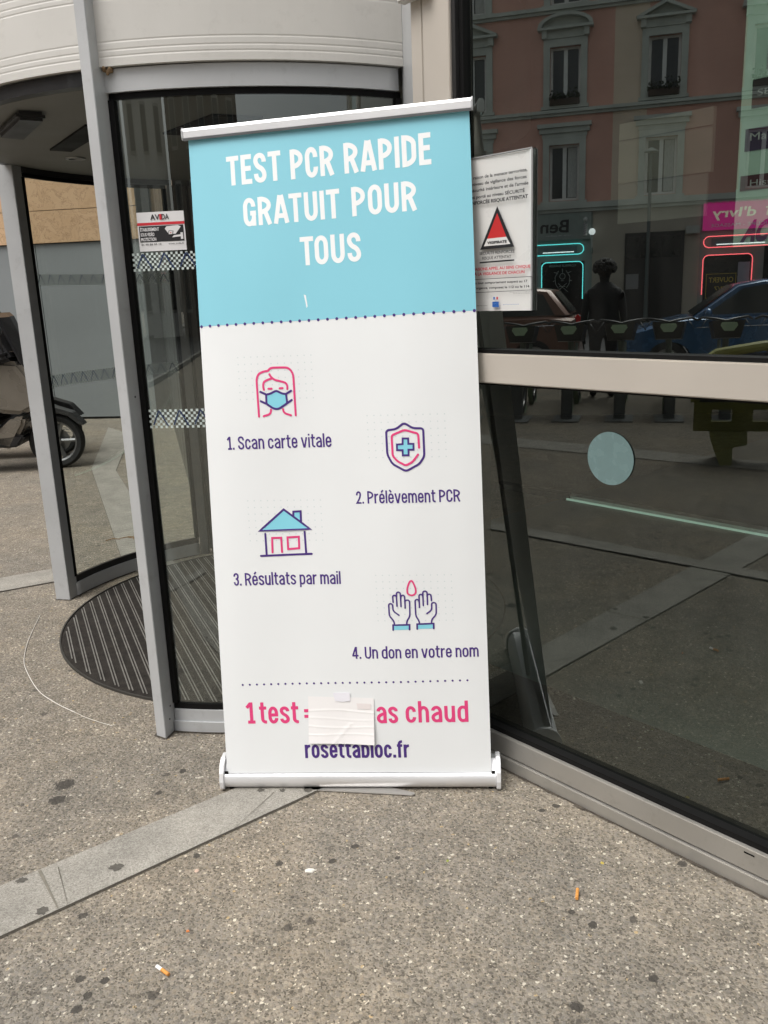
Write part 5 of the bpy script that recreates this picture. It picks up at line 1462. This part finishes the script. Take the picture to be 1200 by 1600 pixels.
# barber pole and globe lamp
bp_ = thing('barber_pole', 'striped barber pole with round lamp at the end of the grey shop sign, mirrored', 'barber pole', tuple(S(-.62, .2, 2.95)))
mb = MB(); mb.cyl(S(-.64, .22, 2.98), S(-.64, .22, 3.36), .065, 16); pz = mb.build('pole', mat('pole white', (.5, .5, .48), rough=.5), bp_, world=True)
mb = MB()
for k in range(5):
    z = 3.0 + k * .07; mb.add([S(-.70, .288, z), S(-.70, .288, z + .03), S(-.58, .288, z + .09), S(-.58, .288, z + .06)], [(0, 1, 2, 3)])
mb.build('stripe', mat('pole dark stripe', (.03, .04, .06), rough=.5), bp_, world=True, normals=False)
mb = MB(); mb.sphere(S(-.64, .22, 3.46), .075, 10); mb.build('lamp', mat('lamp off', (.4, .42, .4), rough=.4), bp_, world=True)
gl2 = thing('globe_lamp', 'lit white globe lamp on a wall bracket beside the teal neon, mirrored', 'lamp', tuple(S(-.42, .1, 2.6)))
mb = MB(); mb.sphere(S(-.42, .25, 3.08), .105, 12); mb.build('globe', mat('lit globe', (.8, .85, .85), rough=.4, emit=(.8, .85, .85), estr=1.0), gl2, world=True)
mb = MB(); mb.tube([S(-.42, .25, 2.97), S(-.42, .25, 2.6), S(-.42, .0, 2.45)], .03, 8); mb.cyl(S(-.42, .25, 2.93), S(-.42, .25, 2.985), .05, 12); mb.build('bracket', STON, gl2, world=True)
ab = MB(); sbox(2.42, 2.84, .0, .22, 2.86, 3.10, ab); tag(ab.build('alarm_box', mat('alarm box', (.36, .37, .34), rough=.5), bevel=.02), 'pale alarm box on the wall beside the dark street door, mirrored', 'alarm box')

# street lamp
sl = S(1.4, 2.2, 0)
lamp = thing('street_lamp', 'slim dark street lamp with flat head in front of the building, mirrored', 'street lamp', tuple(S(1.31, 2.2, .11)))
mb = MB(); mb.tube([S(1.31, 2.2, .11), S(1.31, 2.2, 1.0), S(1.31, 2.2, 5.1)], [.08, .06, .04], 12); mb.build('pole', mat('pole grey', (.12, .14, .135), rough=.5, metal=.4), lamp, world=True)
mb = MB(); mb.lathe([(.0001, .12), (.05, .11), (.20, .02), (.21, 0), (.0001, -.01)], S(1.31, 2.2, 5.08), n=20); mb.build('head', mat('lamp head grey', (.22, .25, .24), rough=.5), lamp, world=True)

# ------------------------------------------------------------------ cars
def car(label, paint, u, o_, flip, Lc=4.0, Hc=1.46):
    rz = ANG_U + (PI if flip else 0)
    c = thing('parked_car', label, 'car', tuple(S(u, o_, 0)), rz)
    L2 = Lc / 2
    def loft(prof, hw, tum, mi, name, m_, inset=None):
        """side profile (x,z) lofted across y with rounded shoulders"""
        mb = MB(); n_ = len(prof); ys = [-hw, -hw * .93, -hw * .5, 0, hw * .5, hw * .93, hw]
        cz = min(z for x, z in prof)
        rings = []
        for y in ys:
            e = abs(y) / hw; k = 1 - .02 * e * e - (.05 if e > .95 else 0)
            rings.append([Vector((x * (1 - (.035 if e > .95 else .0)), y * (1 - tum * (z - cz)), cz + (z - cz) * k)) for x, z in prof])
        vs = [v for r_ in rings for v in r_]; fs = []
        for i in range(len(ys) - 1):
            for j in range(n_): fs.append((i * n_ + j, i * n_ + (j + 1) % n_, (i + 1) * n_ + (j + 1) % n_, (i + 1) * n_ + j))
        mb.add(vs, fs, 0, True); mb.add(rings[0] + rings[-1], [tuple(range(n_))[::-1], tuple(range(n_, 2 * n_))], 0)
        return mb.build(name, m_, c)
    def arch(cx, r_): return [(cx + r_ * math.cos(a), .30 + r_ * math.sin(a)) for a in [0 + PI * k / 8 for k in range(9)]]
    low = [(L2, .35), (L2 + .02, .55), (L2 - .08, .72), (L2 - .75, .90), (L2 - 1.05, .96), (-L2 + .5, 1.0), (-L2 + .08, .95), (-L2, .6), (-L2 + .05, .3)] + arch(-L2 + .72, -.34)[:0]
    rear = [( -L2 + .74 + .35 * math.cos(a), .28 + .35 * math.sin(a)) for a in [PI - PI * k / 8 for k in range(9)]]
    frt = [( L2 - .80 + .35 * math.cos(a), .28 + .35 * math.sin(a)) for a in [PI - PI * k / 8 for k in range(9)]]
    body_ = loft(low + [(-L2 + .3, .24)] + rear + frt + [(L2 - .1, .24)], .86, .03, 0, 'body', paint)
    cabin = [(L2 - 1.15, .95), (L2 - 1.75, Hc - .06), (L2 - 2.1, Hc), (-L2 + 1.1, Hc - .01), (-L2 + .5, Hc - .09), (-L2 + .18, 1.0)]
    cab = loft(cabin, .78, .16, 0, 'cabin', paint)
    win = [(L2 - 1.32, .98), (L2 - 1.82, Hc - .12), (L2 - 2.12, Hc - .075), (-L2 + 1.1, Hc - .085), (-L2 + .62, Hc - .16), (-L2 + .42, 1.0)]
    for s_ in (-1, 1):
        mb = MB(); mb.prism(win, 0, .01, lambda x, z, h: Vector((x, s_ * ((.775) * (1 - .16 * (z - .95)) + h), z))); mb.build('side_window', DGL, cab)
    mb = MB(); mb.add([(L2 - 1.13, -.66, .99), (L2 - 1.13, .66, .99), (L2 - 1.70, .60, Hc - .07), (L2 - 1.70, -.60, Hc - .07)], [(0, 1, 2, 3)]); mb.build('windscreen', DGL, cab, normals=False)
    mb = MB(); mb.add([(-L2 + .17, -.6, 1.04), (-L2 + .17, .6, 1.04), (-L2 + .45, .54, Hc - .12), (-L2 + .45, -.54, Hc - .12)], [(0, 1, 2, 3)]); mb.build('rear_window', DGL, cab, normals=False)
    for x in (L2 - .80, -L2 + .74):
        for s_ in (-1, 1):
            mb = MB(); mb.lathe([(.19, -.09), (.29, -.1), (.31, 0), (.29, .1), (.19, .09)], (x, s_ * .76, .31), axis=(0, 1, 0), n=28); ty = mb.build('wheel', TYRE, c)
            mb = MB(); mb.lathe([(.0001, .07 * s_), (.18, .06 * s_), (.195, .09 * s_)], (x, s_ * .76, .31), axis=(0, 1, 0), n=20); mb.build('rim', RIM, ty)
    for s_ in (-1, 1):
        mb = MB(); mb.sphere((L2 - .12, s_ * .62, .68), .13, 8, sc=(.8, 1.2, .6)); mb.build('headlight', LENS, c)
        mb = MB(); mb.box((-L2 + .05, s_ * .68, .88), (.1, .22, .24)); mb.build('tail_light', REDL, c, bevel=.03)
        mb = MB(); mb.sphere((L2 - 1.35, s_ * .92, 1.0), .1, 8, sc=(.6, 1, .8)); mb.build('mirror', paint, c)
    for s_ in (-1, 1):
        mb = MB(); mb.tube([(L2 - 1.2, s_ * .868, .80), (-L2 + .3, s_ * .868, .84)], .006, 5); mb.build('trim', CHRM, c)
    return c
car('dark blue hatchback parked at the kerb, mirrored at the right of the glass', mat('blue car paint', (.025, .085, .19), rough=.25, metal=.4, coat=.8), 2.85, 15.35, True)
car('orange brown car parked behind the bicycles, mirrored beside the poster', mat('orange car paint', (.13, .065, .045), rough=.45, metal=.3, coat=.6), -1.75, 14.3, True, 4.1, 1.5)

# ------------------------------------------------------------------ shared bicycles
FRG = mat('bicycle grey green', (.11, .13, .11), rough=.45, metal=.2); GRN = mat('bicycle light green', (.22, .30, .20), rough=.5)
def bicycle(loc, rz, label):
    o = thing('shared_bicycle', label, 'bicycle', loc, rz, 'shared bicycles in a row of docks')
    wheel(o, .53, .32, .045, spokes=16, thin=True); wheel(o, -.53, .32, .045, spokes=16, thin=True)
    mb = MB(); mb.tube([(.50, 0, .95), (.42, 0, .72), (.05, 0, .32), (-.15, 0, .28)], .035, 10); mb.tube([(-.15, 0, .28), (-.28, 0, .78)], .022, 8); mb.tube([(-.15, 0, .28), (-.53, 0, .32), (-.24, 0, .62)], .014, 8); mb.build('frame', FRG, o)
    mb = MB(); mb.tube([(.42, 0, .92), (.47, 0, .70)], .024, 8)
    for s_ in (-1, 1): mb.tube([(.46, s_ * .045, .70), (.53, s_ * .045, .32)], .014, 8)
    mb.build('fork', FRG, o)
    mb = MB(); mb.tube([(.22, -.29, 1.04), (.30, -.24, 1.07), (.40, -.08, 1.05), (.41, 0, 1.03), (.40, .08, 1.05), (.30, .24, 1.07), (.22, .29, 1.04)], .014, 8); hb = mb.build('handlebar', SBLK, o)
    for s_ in (-1, 1): mb = MB(); mb.tube([(.34, s_ * .2, 1.05), (.40, s_ * .27, .95)], .005, 5); mb.build('brake_lever', SBLK, hb)
    mb = MB()
    v_ = [(.46, -.15, .84), (.46, .15, .84), (.66, .13, .86), (.66, -.13, .86), (.44, -.19, 1.02), (.44, .19, 1.02), (.72, .17, 1.05), (.72, -.17, 1.05)]
    mb.add(v_, [(0, 1, 2, 3), (0, 4, 5, 1), (1, 5, 6, 2), (2, 6, 7, 3), (3, 7, 4, 0)]); mb.build('basket', SBLK, o, normals=False)
    mb = MB(); mb.prism([(-.075, 1.03), (.075, 1.03), (.09, 1.0), (.05, .94), (-.05, .94), (-.09, 1.0)], .74, .76, lambda x, z, h: Vector((h, x, z))); mb.build('front_plate', GRN, o)
    mb = MB(); mb.lathe([(.34, -.03), (.352, 0), (.34, .03)], (-.53, 0, .32), axis=(0, 1, 0), n=20, a0=0, a1=PI); mb.build('rear_fender', GRN, o)
    mb = MB(); mb.lathe([(.34, -.03), (.352, 0), (.34, .03)], (.53, 0, .32), axis=(0, 1, 0), n=20, a0=0, a1=PI); mb.build('front_fender', GRN, o)
    mb = MB(); mb.prism([(-.40, .82), (-.42, .86), (-.22, .87), (-.10, .84), (-.12, .82), (-.28, .80)], -.06, .06, lambda x, z, h: Vector((x, h, z))); mb.build('saddle', SBLK, o, bevel=.015)
    return o
dk = thing('docking_post', 'grey docking post holding the bicycle right beside the lower edge of the poster, mirrored', 'docking post', (0, 0, 0), 0, 'docking posts for the shared bicycles')
mb = MB(); mb.prism([(-.05, 0), (.08, 0), (.05, .55), (.0, .72), (-.05, .70)], -.06, .06, lambda x, z, h: Vector((x, h, z))); mb.build('post', mat('dock grey', (.15, .16, .16), rough=.5), dk, bevel=.015)
mb = MB(); mb.box((.0, 0, .008), (.5, .3, .016)); mb.build('base_plate', mat('dock grey', (0, 0, 0)), dk)
RZB = math.atan2(Ns.y, Ns.x)
us = []
vb = [(1.86, 10.84), (2.41, 10.73), (2.97, 10.59), (3.48, 10.44), (4.02, 10.24), (4.60, 10.05), (1.30, 11.0)]
names = ['shared bicycle third from the left in the mirrored dock row, just right of the poster', 'shared bicycle left of the standing person in the mirrored dock row', 'shared bicycle right of the standing person in the mirrored dock row',
         'shared bicycle behind the left tip of the yellow barrier in the mirrored row', 'shared bicycle in front of the blue car bonnet behind the yellow barrier', 'rightmost shared bicycle in the mirrored dock row', 'shared bicycle hidden behind the poster in the mirrored dock row']
names[0] = 'shared bicycle right beside the lower edge of the poster in the mirrored dock row'
b0_ = None
for i, (x, y) in enumerate(vb):
    p = mir((x, y, 0)); p.z = 0
    if i == 0: b0_ = bicycle(p, RZB, names[0])
    else: copy_thing(b0_, p, RZB + random.uniform(-.06, .06), names[i])
    q = p + Vector((math.cos(RZB), math.sin(RZB), 0)) * .98
    if i == 0: dk.location = q; dk.rotation_euler = (0, 0, RZB + PI)
    else: copy_thing(dk, q, RZB + PI, 'docking post holding the ' + names[i].replace('shared ', '').replace(' in the mirrored dock row', '').replace(' in the mirrored row', '').replace('in front of the blue car bonnet behind the yellow barrier', 'in front of the blue car bonnet'))

# yellow barrier
yb = mir((3.55, 6.93, 0)); yb.z = 0
YB = mat('yellow plastic', (.17, .168, .035), rough=.5, noise=.1)
yd = (mir(Vector((3.55, 6.93, 0)) + drv) - mir((3.55, 6.93, 0)))
bar = thing('plastic_barrier', 'yellow plastic barrier with a dark blue panel on the paving, mirrored at the right', 'barrier', tuple(yb), math.atan2(yd.y, yd.x))
mb = MB()
arcp = [(-.98, .62), (-.97, .78), (-.80, .90), (-.45, .955), (0, .97), (.45, .955), (.8, .90), (.97, .78), (.98, .62)]
mb.tube([(x, 0, z) for x, z in arcp], .042, 10); mb.build('top_rail', YB, bar)
mb = MB()
for (x0, x1, z0, z1) in ((-.96, .96, .26, .34), (-.96, .96, .44, .50), (-.96, -.82, .34, .44), (-.66, -.50, .34, .44), (-.30, -.14, .34, .44), (.14, .30, .34, .44), (.5, .66, .34, .44), (.82, .96, .34, .44), (-.99, -.92, .50, .66), (.92, .99, .50, .66)):
    mb.box(((x0 + x1) / 2, 0, (z0 + z1) / 2), (x1 - x0, .06, z1 - z0))
mb.build('lower_frame', YB, bar)
mb = MB(); mb.box((0, 0, .70), (1.84, .02, .40)); mb.build('panel', mat('navy panel', (.012, .018, .035), rough=.5), bar)
mb = MB(); vs_, fs_ = text_geo('QUAIS', 1, .01)
a_ = min(v[0] for v in vs_); b_ = max(v[0] for v in vs_)
for s_ in (-1, 1):
    mb.add([(-.62 + (v[0] - a_) / (b_ - a_) * .55, s_ * .0135, .63 + v[1] / .73 * .13) for v in vs_], fs_)
mb.build('lettering', mat('panel lettering', (.30, .32, .24), rough=.5), bar, normals=False)
for x in (-.7, .7):
    mb = MB(); mb.prism([(-.13, .26), (.16, .26), (.16, .16), (.05, .14), (.04, 0), (-.05, 0), (-.11, .16)], -.22, .22, lambda a, z, h: Vector((x + a, h * (.3 + .7 * (1 - z / .26)), z))); mb.build('foot', YB, bar)

# ------------------------------------------------------------------ person mirrored in the glass
def skin(name, chains, m_, parent, sub=2):
    """chains: list of [(x,y,z,r), ...] sharing points by equality"""
    idx = {}; vs = []; es = []; rs = []
    for ch in chains:
        prev = None
        for (x, y, z, r_) in ch:
            k = (round(x, 4), round(y, 4), round(z, 4))
            if k not in idx: idx[k] = len(vs); vs.append(k); rs.append(r_)
            i = idx[k]
            if prev is not None and prev != i: es.append((prev, i))
            prev = i
    me = bpy.data.meshes.new(name); me.from_pydata(vs, es, [])
    o = bpy.data.objects.new(name, me); scene.collection.objects.link(o)
    md_ = o.modifiers.new('skin', 'SKIN'); md_.use_smooth_shade = True
    for i, r_ in enumerate(rs):
        sv = me.skin_vertices[0].data[i]; sv.radius = (r_, r_) if not isinstance(r_, tuple) else r_
        sv.use_root = (i == 0)
    sb = o.modifiers.new('sub', 'SUBSURF'); sb.levels = sub; sb.render_levels = sub
    for q in (m_ if isinstance(m_, list) else [m_]): me.materials.append(q)
    o.parent = parent
    return o
pv_ = mir((2.99, 11.62, 0)); pv_.z = 0
per = thing('person', 'person in black coat and dark trousers standing by the bicycles, mirrored in the door glass', 'person', tuple(pv_), RZB + PI)
SKN = mat('skin', (.16, .09, .06), rough=.55)
CLT = mat('black clothing', (.008, .008, .009), rough=.85); HAIR = mat('dark hair', (.01, .008, .007), rough=.7)
# body faces local +x
pel = (0, 0, .95, .15)
ch = [[pel, (0, 0, 1.10, .145), (.01, 0, 1.26, .165), (0, 0, 1.38, .15), (0, 0, 1.45, .07), (.015, 0, 1.52, .058), (.02, 0, 1.60, .085), (.02, 0, 1.68, .085)]]
for s_ in (-1, 1):
    ch.append([pel, (0, s_ * .10, .86, .105), (.015, s_ * .11, .50, .065), (-.01, s_ * .115, .10, .045), (.0, s_ * .115, .05, .05), (.15, s_ * .13, .035, .035)])
    ch.append([(0, 0, 1.38, .15), (0, s_ * .20, 1.37, .07), (-.02, s_ * .25, 1.10, .052), (.04, s_ * .265, .86, .038), (.055, s_ * .265, .80, .030), (.065, s_ * .262, .755, .034)])
    for k, (dx, ln) in enumerate(((.028, .085), (.010, .095), (-.009, .088), (-.026, .07))):
        ch.append([(.065, s_ * .262, .755, .034), (.065 + dx * .9, s_ * .260, .715, .011), (.065 + dx * 1.05, s_ * .256, .715 - ln * .55, .0095), (.065 + dx, s_ * .248, .715 - ln * .9, .008)])
    ch.append([(.065, s_ * .262, .755, .034), (.105, s_ * .245, .745, .012), (.115, s_ * .240, .70, .010)])
body_o = skin('body', ch, [CLT], per)
mb = MB(); mb.sphere((.035, 0, 1.625), .098, 12, sc=(.92, .78, 1.18)); mb.sphere((.125, 0, 1.61), .017, 6, sc=(1, .8, 1.4))
for s_ in (-1, 1): mb.sphere((.02, s_ * .080, 1.62), .02, 6, sc=(.7, .4, 1.2))
hd = mb.build('head', SKN, per)
mb = MB()
for s_ in (-1, 1): mb.sphere((.112, s_ * .032, 1.635), .010, 6)
mb.build('eye', mat('eye dark', (.02, .02, .02), rough=.3), hd)
mb = MB(); mb.box((.118, 0, 1.565), (.008, .045, .008)); mb.build('mouth', mat('lips', (.3, .1, .09), rough=.5), hd)
mb = MB(); random.seed(3)
mb.sphere((-.005, 0, 1.665), .112, 12, sc=(.95, .9, 1.0))
for k in range(260):
    a = random.uniform(0, 2 * PI); b = random.uniform(.1, 2.1); rr_ = .105
    p = (-.01 + rr_ * math.cos(a) * math.sin(b), rr_ * math.sin(a) * math.sin(b) * 1.1, 1.68 + rr_ * math.cos(b) * 1.0)
    if p[0] > .07 and p[2] < 1.7: continue
    mb.sphere((p[0] * 1.12, p[1] * 1.2, p[2]), random.uniform(.014, .026), 5)
mb.build('hair', HAIR, hd)
mb = MB(); mb.lathe([(.115, .80), (.165, .82), (.19, .95), (.165, 1.12), (.185, 1.30), (.165, 1.42), (.075, 1.50), (.06, 1.50)], (0, 0, 0), n=24)
for i in range(len(mb.v)): mb.v[i].x *= .72; mb.v[i].y *= 1.15
mb.build('coat', CLT, per)

print('objects', len(bpy.data.objects))
